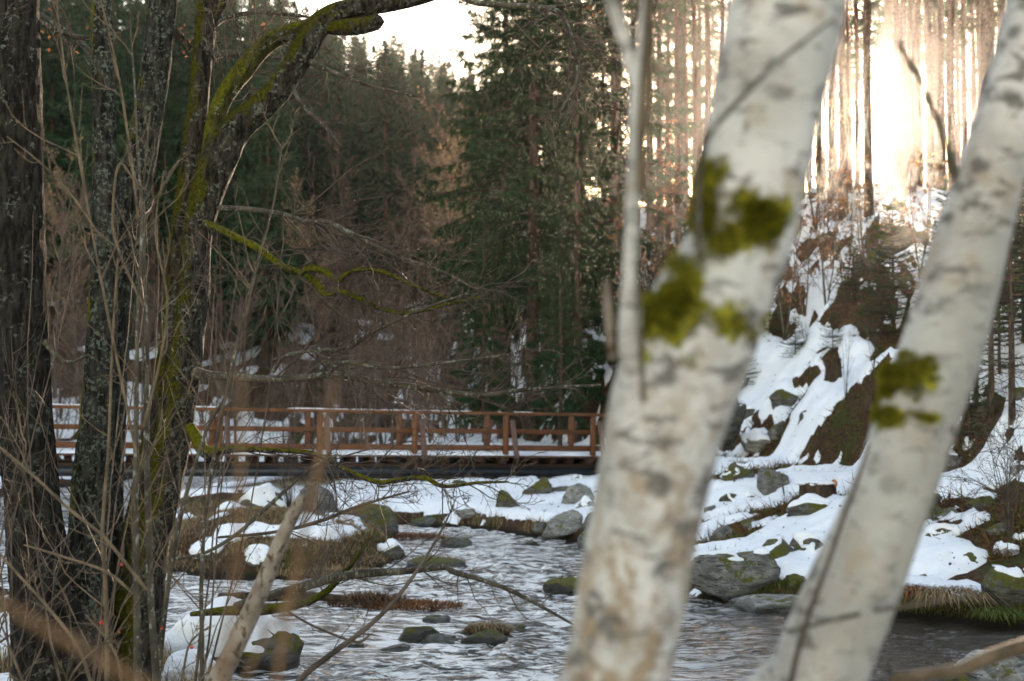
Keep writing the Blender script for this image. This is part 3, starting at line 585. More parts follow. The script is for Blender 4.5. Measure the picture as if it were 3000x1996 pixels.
ROCKS = [
 # bbox px, material, label, kwargs
 ((470, 1765, 885, 1935), 'rock_moss', 'large mossy boulder with a sheet of snow on the near left water edge', dict(d=14.2, snow=1.0, side_bare=0.75, deep=0.75, sink=0.6, tilt=-0.10, ncut=4)),
 ((470, 1935, 620, 2050), 'rock', 'snow covered round rock at the bottom left edge below the mossy boulder', dict(d=11.8, snow=1.4)),
 ((-60, 1820, 40, 1960), 'rock', 'snow topped rock at the left edge beside the thickest trunk', dict(d=12.6, snow=1.0)),
 ((1150, 1828, 1295, 1885), 'rock_moss', 'dark domed rock at the left of the midstream rock cluster', dict(sink=0.6)),
 ((1233, 1852, 1345, 1889), 'rock_pale', 'pale grey rock in front of the midstream rock cluster', dict(sink=0.6)),
 ((1322, 1833, 1425, 1868), 'rock', 'flat topped slab in the middle of the midstream rock cluster', dict(sink=0.6, ncut=14)),
 ((1350, 1838, 1500, 1892), 'rock_moss', 'grass tufted mossy rock on the right of the midstream cluster', dict(sink=0.6)),
 ((1478, 1828, 1562, 1858), 'rock_moss', 'small black wet rock at the right end of the midstream cluster', dict(sink=0.7)),
 ((1232, 1800, 1322, 1826), 'rock', 'low grey rock behind the midstream cluster', dict(sink=0.7)),
 ((1110, 1886, 1205, 1910), 'rock', 'barely emerged stone in the rapids in front of the midstream cluster', dict(sink=0.8)),
 ((1020, 1880, 1075, 1900), 'rock_moss', 'tiny dark stone left of the midstream cluster', dict(sink=0.8)),
 ((680, 1425, 880, 1560), 'rock_moss', 'big dark boulder with snow on its shoulder on the grassy spit', dict(snow=0.55, d=28.5)),
 ((850, 1420, 992, 1562), 'rock', 'rounded grey boulder on the spit behind the leaning dead stem', dict(d=29.0)),
 ((1005, 1475, 1165, 1572), 'rock_moss', 'wedge shaped dark rock at the foot of the snowy far bank', dict(d=28.5, tilt=0.22, ncut=14)),
 ((1105, 1588, 1187, 1645), 'rock_moss', 'snow capped mossy rock at the water tip of the grassy spit', dict(snow=0.5)),
 ((620, 1480, 800, 1590), 'rock_moss', 'low mossy boulder with snow in the grass on the spit', dict(snow=0.6, d=26.5)),
 ((560, 1590, 670, 1640), 'rock_moss', 'small mossy rock under snow at the left of the spit', dict(snow=0.7)),
 ((700, 1610, 800, 1660), 'rock_moss', 'mossy stone in dry grass at the front of the spit', dict(snow=0.3)),
 ((1288, 1572, 1385, 1604), 'rock', 'pointed dark rock in the stream below the far bank', dict(sink=0.6)),
 ((1538, 1582, 1582, 1602), 'rock_moss', 'small round dark stone near the big slanted slab', dict(sink=0.6)),
 ((1190, 1632, 1372, 1672), 'rock_moss', 'low grass covered rock midstream beyond the fallen branch', dict(sink=0.6, ncut=5)),
 ((1590, 1690, 1720, 1745), 'rock_moss', 'dark mossy rock in the stream left of the big birch trunk', dict(sink=0.5)),
 ((1200, 1515, 1300, 1545), 'rock', 'flat rock at the far water line below the snow bank', dict(sink=0.5)),
 ((1580, 1492, 1722, 1585), 'rock_pale', 'big slanted pale grey slab at the water edge below the bridge', dict(tilt=0.42, ncut=16)),
 ((1640, 1415, 1745, 1492), 'rock_pale', 'pale slab leaning in snow above the big slanted one', dict(tilt=0.35, ncut=14)),
 ((1690, 1545, 1800, 1612), 'rock', 'grey rock at the water edge just left of the big birch', dict()),
 ((1700, 1500, 1790, 1560), 'rock', 'grey rock stacked behind the one beside the big birch', dict()),
 ((1450, 1440, 1530, 1510), 'rock_moss', 'dark pointed rock with moss in the bank under the bridge', dict(ncut=14)),
 ((1530, 1395, 1620, 1470), 'rock_moss', 'dark earthy block in the bank under the bridge girder', dict()),
 ((1560, 1530, 1600, 1565), 'rock', 'small grey rock tucked left of the big slanted slab', dict()),
 ((2015, 1612, 2285, 1745), 'rock', 'largest grey ridged boulder at the right water edge between the birches', dict(d=19.2, snow=0.12, ncut=16, tilt=0.12, deep=0.7)),
 ((2160, 1575, 2360, 1690), 'rock_moss', 'moss streaked boulder behind the largest ridged one', dict(d=20.3, snow=0.15)),
 ((2300, 1570, 2450, 1680), 'rock_moss', 'bright mossy boulder under snow beside the second birch', dict(d=20.4, snow=0.45)),
 ((2120, 1742, 2420, 1800), 'rock_pale', 'flat pale ledge rock at the water line between the birches', dict(d=18.4, sink=0.6, ncut=5)),
 ((2255, 1662, 2325, 1697), 'rock', 'snow lump on a small stone above the green grass', dict(snow=1.8)),
 ((2215, 1368, 2312, 1452), 'rock', 'angular brown boulder in the snow slope below the track', dict(ncut=14)),
 ((2110, 1355, 2210, 1430), 'rock_moss', 'dark mossy outcrop in the snow just right of the big birch', dict(snow=0.2)),
 ((2170, 1262, 2300, 1325), 'rock_pale', 'pale weathered block sticking out of the cut bank under snow', dict(snow=0.35, ncut=14)),
 ((2250, 1140, 2340, 1200), 'rock_moss', 'dark rock breaking through the snow above the cut bank', dict()),
 ((2300, 1460, 2470, 1530), 'rock_moss', 'mossy rock with green strands below the tree stump', dict(snow=0.25)),
 ((2170, 1520, 2230, 1550), 'rock', 'small flat stone poking out of the lower snow slope', dict()),
 ((2060, 1480, 2110, 1520), 'rock', 'small stone beside the trunk of the big birch', dict()),
 ((2740, 1485, 2805, 1522), 'rock', 'brown square rock in the right snow field', dict(ncut=14)),
 ((2700, 1545, 2820, 1595), 'rock_moss', 'long low rock ledge in the right snow field', dict(snow=0.35)),
 ((2802, 1618, 2872, 1672), 'rock_moss', 'small block shaped mossy rock in the lower right snow', dict(ncut=14)),
 ((2690, 1440, 2760, 1500), 'rock_moss', 'dark mossy rock beside the second birch in the snow', dict()),
 ((2890, 1530, 2960, 1570), 'rock', 'grey rock under the bramble thicket at the right edge', dict()),
 ((2880, 1660, 3040, 1790), 'rock_moss', 'dark earthy mossy rock bank at the right edge above the water', dict(snow=0.1)),
 ((2790, 1905, 3060, 2060), 'rock_pale', 'smooth grey rock at the bottom right corner', dict(d=13.2, sink=0.1, ncut=6)),
 ((2765, 1972, 2845, 2040), 'rock_moss', 'yellow green moss cushion rock at the bottom right', dict(d=12.4)),
 ((2480, 560, 2720, 800), 'rock_moss', 'tall mossy rocky outcrop with snow at the top of the hill below the sun', dict(d=42.5, snow=0.62, ncut=18, deep=0.9, sink=0.5, rough=0.28)),
 ((2600, 590, 2800, 740), 'rock_moss', 'second rocky outcrop half under snow right of the tall one', dict(d=43.5, snow=0.85, rough=0.28)),
 ((2600, 720, 2760, 930), 'rock_moss', 'mossy cliff face at the right below the rocky outcrop', dict(d=41, ncut=16, sink=0.5, rough=0.3, snow=0.2)),
 ((2330, 1190, 2450, 1300), 'rock_moss', 'brown earthy rock in the middle of the cut bank', dict(d=33.0, ncut=14, rough=0.3, snow=0.15)),
 ((2440, 1210, 2590, 1330), 'rock_moss', 'dark overhanging earth block of the cut bank beside the second birch', dict(d=32.0, ncut=14, rough=0.3, snow=0.15)),
 ((2080, 1150, 2190, 1290), 'rock_moss', 'dark rock face of the cut bank right behind the big birch', dict(d=35.5, ncut=14, rough=0.3, snow=0.2)),
 ((2500, 740, 2660, 980), 'rock_moss', 'dark mossy cliff block below the rocky outcrop', dict(d=41.5, ncut=16, sink=0.5, rough=0.28)),
]
for i, (bb, mt, lb, kw) in enumerate(ROCKS): rock(bb, mt, lb, 100 + i * 7, **kw)

# ------------------------------------------------------------------ trunks and branches drawn along measured paths
def path(pts, d):
    """pts: (px, py, width px[, depth offset]) -> spline points and radii"""
    P = []; R = []
    for i, q in enumerate(pts):
        Y = (d if np.isscalar(d) else d[0] + (d[1] - d[0]) * i / (len(pts) - 1)) + (q[3] if len(q) > 3 else 0)
        P.append(at(q[0], q[1], Y)); R.append(q[2] / 2 * Y / FPX)
    return np.array(P), np.array(R)
def limb(mb, P, R, sides=28, step=0.04, amp=0.10, lump=0.12, seed=0.0, fx=9.0, fz=3.0, close=True):
    L = np.linalg.norm(np.diff(P, axis=0), axis=1).sum(); n = max(6, int(L / step))
    Q = spline(np.column_stack([P, R]), n); C, r = Q[:, :3], np.maximum(Q[:, 3], 0.002)
    T = np.gradient(C, axis=0); T = norm(T); A = np.zeros_like(C); a = np.cross(T[0], [0.3, 1, 0.1]); a /= np.linalg.norm(a)
    for i in range(n):
        a = a - T[i] * (a @ T[i]); a /= np.linalg.norm(a); A[i] = a
    B = np.cross(T, A); an = np.arange(sides) * 2 * math.pi / sides
    s = np.concatenate([[0], np.cumsum(np.linalg.norm(np.diff(C, axis=0), axis=1))])
    ca, sa = np.cos(an), np.sin(an)
    rr = np.maximum(r, 0.01)[:, None]
    bark = fbm(np.stack([ca[None] * fx * rr * 10 + seed, sa[None] * fx * rr * 10 + np.zeros((n, 1)), np.broadcast_to((s * fz)[:, None], (n, sides))], -1), 4, 0.6)
    lum = fbm(np.stack([ca[None] * 1.2 + np.zeros((n, 1)) + seed * 2, sa[None] * 1.2 + np.zeros((n, 1)), np.broadcast_to((s * 2.2)[:, None], (n, sides))], -1), 3)
    rad_ = r[:, None] * (1 + amp * 2 * (bark - 0.5) + lump * 2 * (lum - 0.5))
    V = C[:, None] + rad_[..., None] * (A[:, None] * ca[None, :, None] + B[:, None] * sa[None, :, None])
    k = (np.arange(n - 1)[:, None] * sides); j = np.arange(sides)[None]; j2 = (j + 1) % sides
    F = np.stack([k + j, k + j2, k + sides + j2, k + sides + j], -1).reshape(-1, 4)
    V = V.reshape(-1, 3); fs = [F]
    if close:
        V = np.vstack([V, C[-1] + T[-1] * r[-1] * 0.35]); e = len(V) - 1
        fs.append(np.stack([(n - 1) * sides + np.arange(sides), (n - 1) * sides + (np.arange(sides) + 1) % sides, np.full(sides, e)], -1))
    mb.add(V, fs); return Q
def fuzz(parent, mbsrc, n, mdir, thr, seed, lo=0.010, hi=0.034, w=0.0022):
    r = np.random.default_rng(seed); V = np.concatenate(mbsrc.V); F = np.concatenate([f for f in mbsrc.F if f.shape[1] == 4])
    c = V[F[:, 0]]; nn = np.cross(V[F[:, 1]] - c, V[F[:, 3]] - c); ar = np.linalg.norm(nn, axis=1); nn = norm(nn)
    ctr = V[F].mean(1); k = (nn @ np.array(mdir)) + 1.6 * (fbm(ctr * 4.2 + 3.3, 3) - 0.5) > thr; F, nn, ar = F[k], nn[k], ar[k]
    if len(F) == 0: return
    ix = r.choice(len(F), n, p=ar / ar.sum()); a, b = r.uniform(size=(2, n, 1)); Q = V[F[ix]]
    o = (Q[:, 0] * (1 - a) + Q[:, 1] * a) * (1 - b) + (Q[:, 3] * (1 - a) + Q[:, 2] * a) * b
    d = norm(nn[ix] + r.normal(0, 0.45, (n, 3)) + np.array([0, 0, -0.5])); mb = MB(); Vt, Ft = tris_from(o - nn[ix] * 0.004, d, np.full(n, w), r.uniform(lo, hi, n), r); mb.add(Vt, [Ft])
    tag(mb.obj('moss', M['moss_dark'], parent, smooth=False), kind='stuff')
def moss_patch(parent, base, C, rx, rz, mt='moss', seed=1, thick=0.022, n=7000, toward=(0, -1, 0)):
    """a lumpy moss cushion standing on a trunk's camera side: fuzzy blob built from a squashed sphere plus blades"""
    r = np.random.default_rng(seed); V = ICO_V * np.array([rx, thick, rz])
    q = fbm(ICO_V * 2.2 + seed * 5.1, 4); V = V * (0.35 + 1.25 * q)[:, None]
    mb = MB(); mb.add(V + C - base, [ICO_F])
    f = ICO_F[r.integers(0, len(ICO_F), n)]; w = r.dirichlet((1, 1, 1), n)
    o = (V[f] * w[..., None]).sum(1) + C - base; N = norm(V[f].mean(1) / np.array([rx, thick, rz]) ** 2 + r.normal(0, 2, (n, 3)))
    d = norm(N + np.array([0, 0, -0.25])); Vt, Ft = tris_from(o, d, np.full(n, 0.0012), r.uniform(0.004, 0.011, n), r); mb.add(Vt, [Ft])
    return mb.obj('moss', M[mt], parent)

# --- the two foreground birches
d1 = 2.6; b1o = np.array([at(1770, 2200, d1)[0], d1, hz(at(1770, 2200, d1)[0], d1) - 0.05])
birch1 = thing('birch_tree', tuple(b1o), 'large blurred white birch trunk with green moss in its fork, right of centre', 'tree', 'foreground birches')
P, R = path([(1690, 2950, 420), (1740, 2400, 345), (1805, 1996, 312), (1850, 1750, 318), (1897, 1500, 322), (1928, 1350, 335), (1958, 1200, 350), (2005, 1060, 365), (2075, 900, 345),
             (2135, 780, 312), (2172, 680, 305), (2205, 520, 315), (2238, 330, 325), (2275, 150, 335), (2305, 0, 340), (2400, -500, 320), (2520, -1200, 280), (2660, -2300, 220), (2800, -3600, 130)], d1)
P[0, 2] = b1o[2] - 0.1
mb = MB(); limb(mb, P - b1o, R, 56, 0.012, 0.03, 0.055, 3.0, 3, 6); TO1 = mb.obj('trunk', M['birch_stem'], birch1); TRUNK1 = mb
def simple_limb(parent, base, pts, d, mt, name='branch', sides=12, step=0.02, amp=0.05, lump=0.12, seed=0.0, label=None):
    P, R = path(pts, d); mb = MB(); limb(mb, P - base, R, sides, step, amp, lump, seed); o = mb.obj(name, M[mt], parent)
    if label: o['label'] = label
    return o
simple_limb(birch1, b1o, [(1910, 1130, 90), (1868, 1060, 95), (1845, 980, 66), (1843, 860, 48), (1850, 700, 42), (1858, 520, 44), (1868, 300, 46), (1888, 100, 44), (1900, 0, 42), (1930, -300, 38), (1960, -700, 30), (2000, -1300, 16)], 2.55, 'birch_stem', sides=20, label='slender pale side stem rising from the fork')
simple_limb(birch1, b1o, [(1876, 560, 22), (1885, 300, 30), (1897, 120, 30), (1905, 0, 30), (1915, -300, 24)], 2.52, 'twig_tan', seed=4.0)
simple_limb(birch1, b1o, [(1862, 240, 34), (1840, 150, 40), (1812, 60, 40), (1790, 0, 38), (1740, -160, 30), (1690, -360, 14)], 2.56, 'birch_stem', seed=5.0)
simple_limb(birch1, b1o, [(1800, 1050, 36), (1788, 960, 30), (1780, 880, 26), (1776, 825, 20)], 2.6, 'stem_dead', seed=6.0, name='dead_stub')
simple_limb(birch1, b1o, [(2050, 760, 20), (2046, 640, 20), (2050, 500, 18), (2075, 400, 16), (2160, 300, 16), (2270, 190, 14), (2370, 110, 12), (2450, 50, 8)], 2.44, 'stem_lichen', name='twig', seed=7.0)
simple_limb(birch1, b1o, [(1885, 1180, 16), (1880, 1060, 18), (1872, 900, 16), (1866, 760, 12)], 2.44, 'stem_lichen', name='twig', seed=8.0)
def moss_fuzz(parent, mbsrc, cents, n, seed):
    r = np.random.default_rng(seed); V = np.concatenate(mbsrc.V); F = np.concatenate([f for f in mbsrc.F if f.shape[1] == 4]); ctr = V[F].mean(1)
    g = np.full(len(F), -9.0)
    for c, q in cents: g = np.maximum(g, 1 - np.linalg.norm((ctr - c) / np.array(q), axis=1))
    g = g + 2.4 * (fbm(ctr * 20 + seed, 4) - 0.5); k = g > 0.25; F = F[k]
    nn = norm(np.cross(V[F[:, 1]] - V[F[:, 0]], V[F[:, 3]] - V[F[:, 0]])); ix = r.integers(0, len(F), n); a, b = r.uniform(size=(2, n, 1)); Q = V[F[ix]]
    o = (Q[:, 0] * (1 - a) + Q[:, 1] * a) * (1 - b) + (Q[:, 3] * (1 - a) + Q[:, 2] * a) * b; N = nn[ix]
    c0 = V.mean(0)
    d = norm(N + r.normal(0, 0.6, (n, 3)) + np.array([0, 0, -0.3])); mb = MB(); Vt, Ft = tris_from(o - N * 0.002, d, np.full(n, 0.0013), r.uniform(0.004, 0.016, n), r); mb.add(Vt, [Ft])
    tag(mb.obj('moss', M['moss'], parent, smooth=False), kind='stuff')
k1 = d1 / FPX
C1 = [(at(px, py, d1 - 0.07) - b1o, (rx * k1, 0.16, rz * k1)) for px, py, rx, rz in [(1960, 930, 130, 120), (2100, 935, 110, 75), (2010, 830, 60, 110), (2235, 640, 105, 100), (2140, 700, 110, 80), (2080, 520, 65, 110), (2060, 620, 50, 120), (2190, 600, 70, 60), (1870, 1040, 50, 50)]]
mat_birch('birch_a', 1.0, 0.9, C1); TO1.data.materials[0] = M['birch_a']; moss_fuzz(birch1, TRUNK1, C1, 16000, 3)
for j, (px, py, rxp, rzp, off, th_) in enumerate([(1930, 945, 75, 75, 0.045, 0.035), (1985, 900, 60, 70, 0.085, 0.022), (2060, 640, 30, 70, 0.05, 0.03), (2240, 640, 55, 50, 0.096, 0.016)]):
    moss_patch(birch1, b1o, at(px, py, d1 - off), rxp * k1, rzp * k1, seed=j + 3, thick=th_)

d2 = 3.05; b2o = np.array([at(2330, 2200, d2)[0], d2, hz(at(2330, 2200, d2)[0], d2) - 0.05])
birch2 = thing('birch_tree', tuple(b2o), 'slimmer blurred birch trunk leaning right with a dark bark crack, at the right edge', 'tree', 'foreground birches')
P, R = path([(2090, 2750, 300), (2268, 2300, 296), (2390, 1996, 290), (2512, 1700, 280), (2632, 1400, 252), (2692, 1200, 262), (2765, 1000, 250), (2840, 720, 235), (2895, 540, 212), (2955, 320, 192), (3042, 0, 180), (3170, -500, 165), (3360, -1300, 140), (3540, -2200, 90)], d2)
P[0, 2] = b2o[2] - 0.1
mb = MB(); limb(mb, P - b2o, R * 0.93, 56, 0.012, 0.035, 0.07, 8.0, 3, 6); TO2 = mb.obj('trunk', M['birch_stem'], birch2); TRUNK2 = mb
simple_limb(birch2, b2o, [(2810, 900, 140), (2826, 760, 110), (2830, 660, 80), (2820, 590, 40), (2780, 440, 20), (2720, 290, 16), (2650, 160, 13), (2600, 60, 9)], d2 - 0.01, 'stem_lichen', label='thin side branch curving up to the left', seed=9.0)
P, R = path([(2316, 2010, 26), (2340, 1900, 26), (2385, 1760, 24), (2430, 1640, 22), (2470, 1520, 22), (2515, 1400, 18), (2545, 1300, 12)], d2 - 0.103)
mb = MB(); limb(mb, P - b2o, R * 0.55, 10, 0.02, 0.1, 0.4, 2.0); mb.obj('bark_crack', M['stump_wood'], birch2)
k2 = d2 / FPX
C2 = [(at(px, py, d2 - 0.07) - b2o, (rx * k2, 0.16, rz * k2)) for px, py, rx, rz in [(2660, 1095, 110, 60), (2610, 1225, 60, 45), (2600, 1120, 40, 70), (2715, 1225, 50, 18)]]
mat_birch('birch_b', 6.0, 0.25, C2); TO2.data.materials[0] = M['birch_b']; moss_fuzz(birch2, TRUNK2, C2, 8000, 5)
moss_patch(birch2, b2o, at(2605, 1115, d2 - 0.03), 26 * k2, 50 * k2, seed=43, thick=0.03)
simple_limb(birch2, b2o, [(2520, 1800, 14), (2440, 1815, 14), (2360, 1838, 12), (2300, 1850, 8)], d2 - 0.2, 'stem_lichen', name='twig', seed=2.2)
simple_limb(birch2, b2o, [(2560, 1790, 12), (2700, 1770, 10), (2850, 1745, 6)], d2 - 0.16, 'stem_lichen', name='twig', seed=2.7)

def loose_branch(name, pts, d, mt, label, cat='branch', sides=12, seed=0.0, twigs=0, group=None, amp=0.05, lump=0.15, tw_len=(0.12, 0.3), step=0.03, tw_mat='twig', lift=0.05):
    P, R = path(pts, d); base = P[0].copy(); root = thing(name, tuple(base), label, cat, group)
    mb = MB(); Q = limb(mb, P - base, R, sides, step, amp, lump, seed); mb.obj('stem', M[mt], root)
    if twigs:
        rng = np.random.default_rng(int(seed * 10) + 5); S = spline(P - base, 9)[None]; L = np.array([np.linalg.norm(np.diff(S[0], axis=0), axis=1).sum()])
        mb = MB(); C, ln, idx, t = spawn(rng, S, L, twigs, 0.15, 1.0, tw_len, (25, 65), 6, 0.16, lift); r0 = np.full(len(C), 0.0022) + 0.006 * ln
        tubes(mb, C, rad(r0, 6, 0.3), 4); C2, l2, _, _ = spawn(rng, C, ln, 5, 0.2, 1, (0.25, 0.5), (25, 60), 4, 0.16, lift); tubes(mb, C2, rad(np.full(len(C2), 0.0022), 4, 0.5), 3)
        tag(mb.obj('twigs', M[tw_mat], root), kind='stuff')
    return root
loose_branch('bare_branch', [(2750, 2060, 40), (2600, 2000, 34), (2800, 1965, 36), (2900, 1925, 44), (3010, 1890, 46), (3120, 1860, 46)], 3.4, 'twig_tan', 'blurred brown branch crossing the bottom right corner over the grey rock', twigs=3, seed=1.1)
for pts, dd, lb, sd in [([(640, 2060, 40), (690, 1700, 36), (702, 1430, 34), (706, 1250, 30), (705, 1090, 22)], 3.0, 'blurred upright brown shoot left of the leaning dead stem', 1.0),
        ([(800, 2060, 46), (870, 1650, 44), (928, 1400, 38), (955, 1260, 32), (982, 1110, 20)], 3.1, 'blurred slanting brown shoot crossing the leaning dead stem', 2.0),
        ([(-80, 1720, 30), (150, 1850, 50), (330, 1950, 60), (480, 2050, 60)], 2.3, 'thick blurred brown shoot in the bottom left corner', 3.0),
        ([(700, 2030, 26), (760, 1900, 22), (860, 1720, 18), (960, 1560, 14), (1100, 1460, 8)], 3.6, 'thin blurred twig rising right from the bottom left thicket', 7.0)]:
    pts = [(a_, b_, c_ * 0.5) for a_, b_, c_ in pts]; dd = dd * 0.52
    loose_branch('blurred_shoot', pts, dd, 'shoot_brown', lb, 'shoot', seed=sd, twigs=2, group='blurred foreground shoots')
# leaning dead stem with a broken top
loose_branch('dead_stem', [(560, 2100, 66), (640, 1990, 60), (705, 1860, 56), (760, 1740, 52), (800, 1640, 47), (838, 1550, 42), (872, 1480, 36), (884, 1455, 26)], 6.2, 'stem_dead', 'pale leaning dead stem with brown spots and a broken top by the boulder', 'stem', 24, 3.3, amp=0.04, lump=0.10, step=0.015)

# --- the alders on the left bank
rngA = np.random.default_rng(77)
def alder(label, trunk, d, mt, branches=(), tw=10, seed=1.0, amp=0.13):
    P, R = path(trunk, d); gx_, gy_ = P[0][0], P[0][1]; base = np.array([gx_, gy_, hz(gx_, gy_) - 0.03]); P[0, 2] = base[2] - 0.15
    root = thing('alder_tree', tuple(base), label, 'tree', 'alders on the left bank')
    mb = MB(); limb(mb, P - base, R, 44, 0.022, amp, 0.10, seed, 6.0, 3.5); mb.obj('trunk', M[mt], root)
    if mt == 'bark_moss': fuzz(root, mb, 6000, (-0.95, -0.12, 0.35), 0.62, int(seed * 7))
    lines = []
    for (pts, dd, bm_, lab) in branches:
        Pb, Rb = path(pts, dd); Rb = np.where(Rb < 0.025, Rb * 1.3, Rb); mb = MB(); limb(mb, Pb - base, Rb, 20 if Rb[0] > 0.03 else 10, 0.022, 0.08, 0.2, seed + len(lines) * 1.7)
        o = mb.obj('branch', M[bm_], root)
        if bm_ in ('bark_fullmoss', 'bark_limb'): fuzz(o, mb, 5000 if Rb[0] > 0.06 else 2200, (-0.5, -0.1, 0.85), 0.15, int(seed * 9) + len(lines), 0.008, 0.026 if Rb[0] > 0.06 else 0.012)
        if lab: o['label'] = lab
        lines.append((Pb - base, Rb))
    if tw and lines:
        mb = MB(); rng = np.random.default_rng(int(seed * 100))
        for Pb, Rb in lines:
            S = spline(Pb, 10)[None]; L = np.array([np.linalg.norm(np.diff(S[0], axis=0), axis=1).sum()])
            if L[0] < 0.5: continue
            n = int(1.5 * tw * min(L[0], 3.0))
            C, ln, ix, t = spawn(rng, S, np.minimum(L, 2.2), n, 0.25, 1, (0.25, 0.6), (25, 65), 7, 0.17, 0.02)
            tubes(mb, C, rad(0.0025 + 0.0038 * ln, 7, 0.3), 4)
            C2, l2, _, _ = spawn(rng, C, ln, 5, 0.15, 1, (0.25, 0.55), (25, 60), 5, 0.17, 0.03); tubes(mb, C2, rad(np.full(len(C2), 0.003), 5, 0.4), 3)
            C3, l3, _, _ = spawn(rng, C2, l2, 3, 0.2, 1, (0.3, 0.6), (25, 60), 4, 0.17, 0.03); tubes(mb, C3, rad(np.full(len(C3), 0.0021), 4, 0.5), 3)
        tag(mb.obj('twigs', M['twig'], root), kind='stuff')
        ml = MB(); ck = rng.integers(0, len(C3), 10); dl = norm(rng.normal(0, 1, (10, 3)) + np.array([0, 0, -1.0])); Vl, Fl = quads_from(C3[ck, -1], dl, np.full(10, 0.016), rng.uniform(0.03, 0.05, 10), rng); ml.add(Vl, [Fl]); tag(ml.obj('leaves', M['beech_leaf'], root, smooth=False), 'last few orange leaves', kind='stuff')
    return root
alder('thickest dark alder trunk at the far left edge with moss at its foot',
      [(190, 2150, 290), (160, 1996, 235), (122, 1720, 178), (88, 1400, 152), (66, 1000, 146), (55, 500, 142), (45, 0, 138), (40, -500, 120), (60, -1200, 90), (90, -2000, 50)], 10.6, 'bark_dark',
      [([(30, 110, 34), (-60, 60, 26), (-200, 20, 16)], 10.6, 'bark_dark', None), ([(100, 60, 20), (230, 110, 12), (330, 90, 8)], (10.6, 11.5), 'branch_lichen', None),
       ([(130, 1000, 16), (190, 1060, 10), (260, 1040, 6)], 10.5, 'branch_lichen', None)], 8, 1.3)
alder('grey lichened alder trunk second from the left edge, straight upright',
      [(250, 2150, 175), (256, 1996, 160), (262, 1700, 138), (275, 1400, 115), (292, 1100, 92), (306, 700, 74), (303, 300, 66), (300, 0, 62), (300, -600, 50), (310, -1500, 26)], 11.0, 'bark_lichen',
      [([(300, 200, 18), (230, 120, 12), (120, 40, 8)], (11, 11.6), 'branch_lichen', None)], 8, 2.4)
alder('dark alder trunk third from the left leaning right and thickening upward',
      [(318, 2150, 90), (316, 1996, 88), (318, 1600, 84), (322, 1300, 84), (336, 1000, 88), (366, 750, 92), (402, 500, 96), (450, 250, 86), (476, 0, 84), (520, -500, 70), (590, -1400, 36)], 11.35, 'bark_lichen',
      [([(455, 200, 22), (500, 95, 26), (530, 115, 24), (556, 145, 22)], 11.4, 'bark_limb', None)], 8, 3.7)
alder('slender mossy alder trunk just left of the forked mossy one',
      [(345, 2150, 105), (352, 1996, 98), (366, 1800, 92), (392, 1600, 82), (430, 1400, 76), (468, 1200, 70), (503, 1000, 66), (530, 700, 62), (565, 450, 62), (590, 200, 60), (610, 0, 58), (660, -500, 44), (720, -1200, 22)], 11.2, 'bark_moss',
      [([(618, 75, 24), (650, 20, 20), (690, -40, 16), (800, -200, 8)], 11.2, 'bark_limb', None), ([(622, 165, 18), (660, 158, 16), (735, 160, 12), (830, 175, 6)], (11.2, 11.6), 'branch_lichen', None),
       ([(630, 72, 14), (665, 52, 12), (750, 36, 10), (840, 42, 8), (915, 52, 5)], (11.2, 11.7), 'branch_lichen', None)], 9, 4.1)
P5 = [(380, 2150, 125), (405, 1996, 116), (434, 1640, 110), (462, 1510, 104), (490, 1380, 103), (512, 1250, 103), (540, 1080, 95), (556, 960, 88), (567, 855, 92), (577, 700, 82), (606, 570, 96), (640, 470, 104), (690, 380, 92), (760, 320, 82), (812, 270, 76), (858, 200, 72), (890, 145, 78), (930, 80, 72), (985, 42, 68), (1080, 18, 60), (1200, -5, 54), (1380, -60, 46), (1650, -170, 36), (2000, -420, 18)]
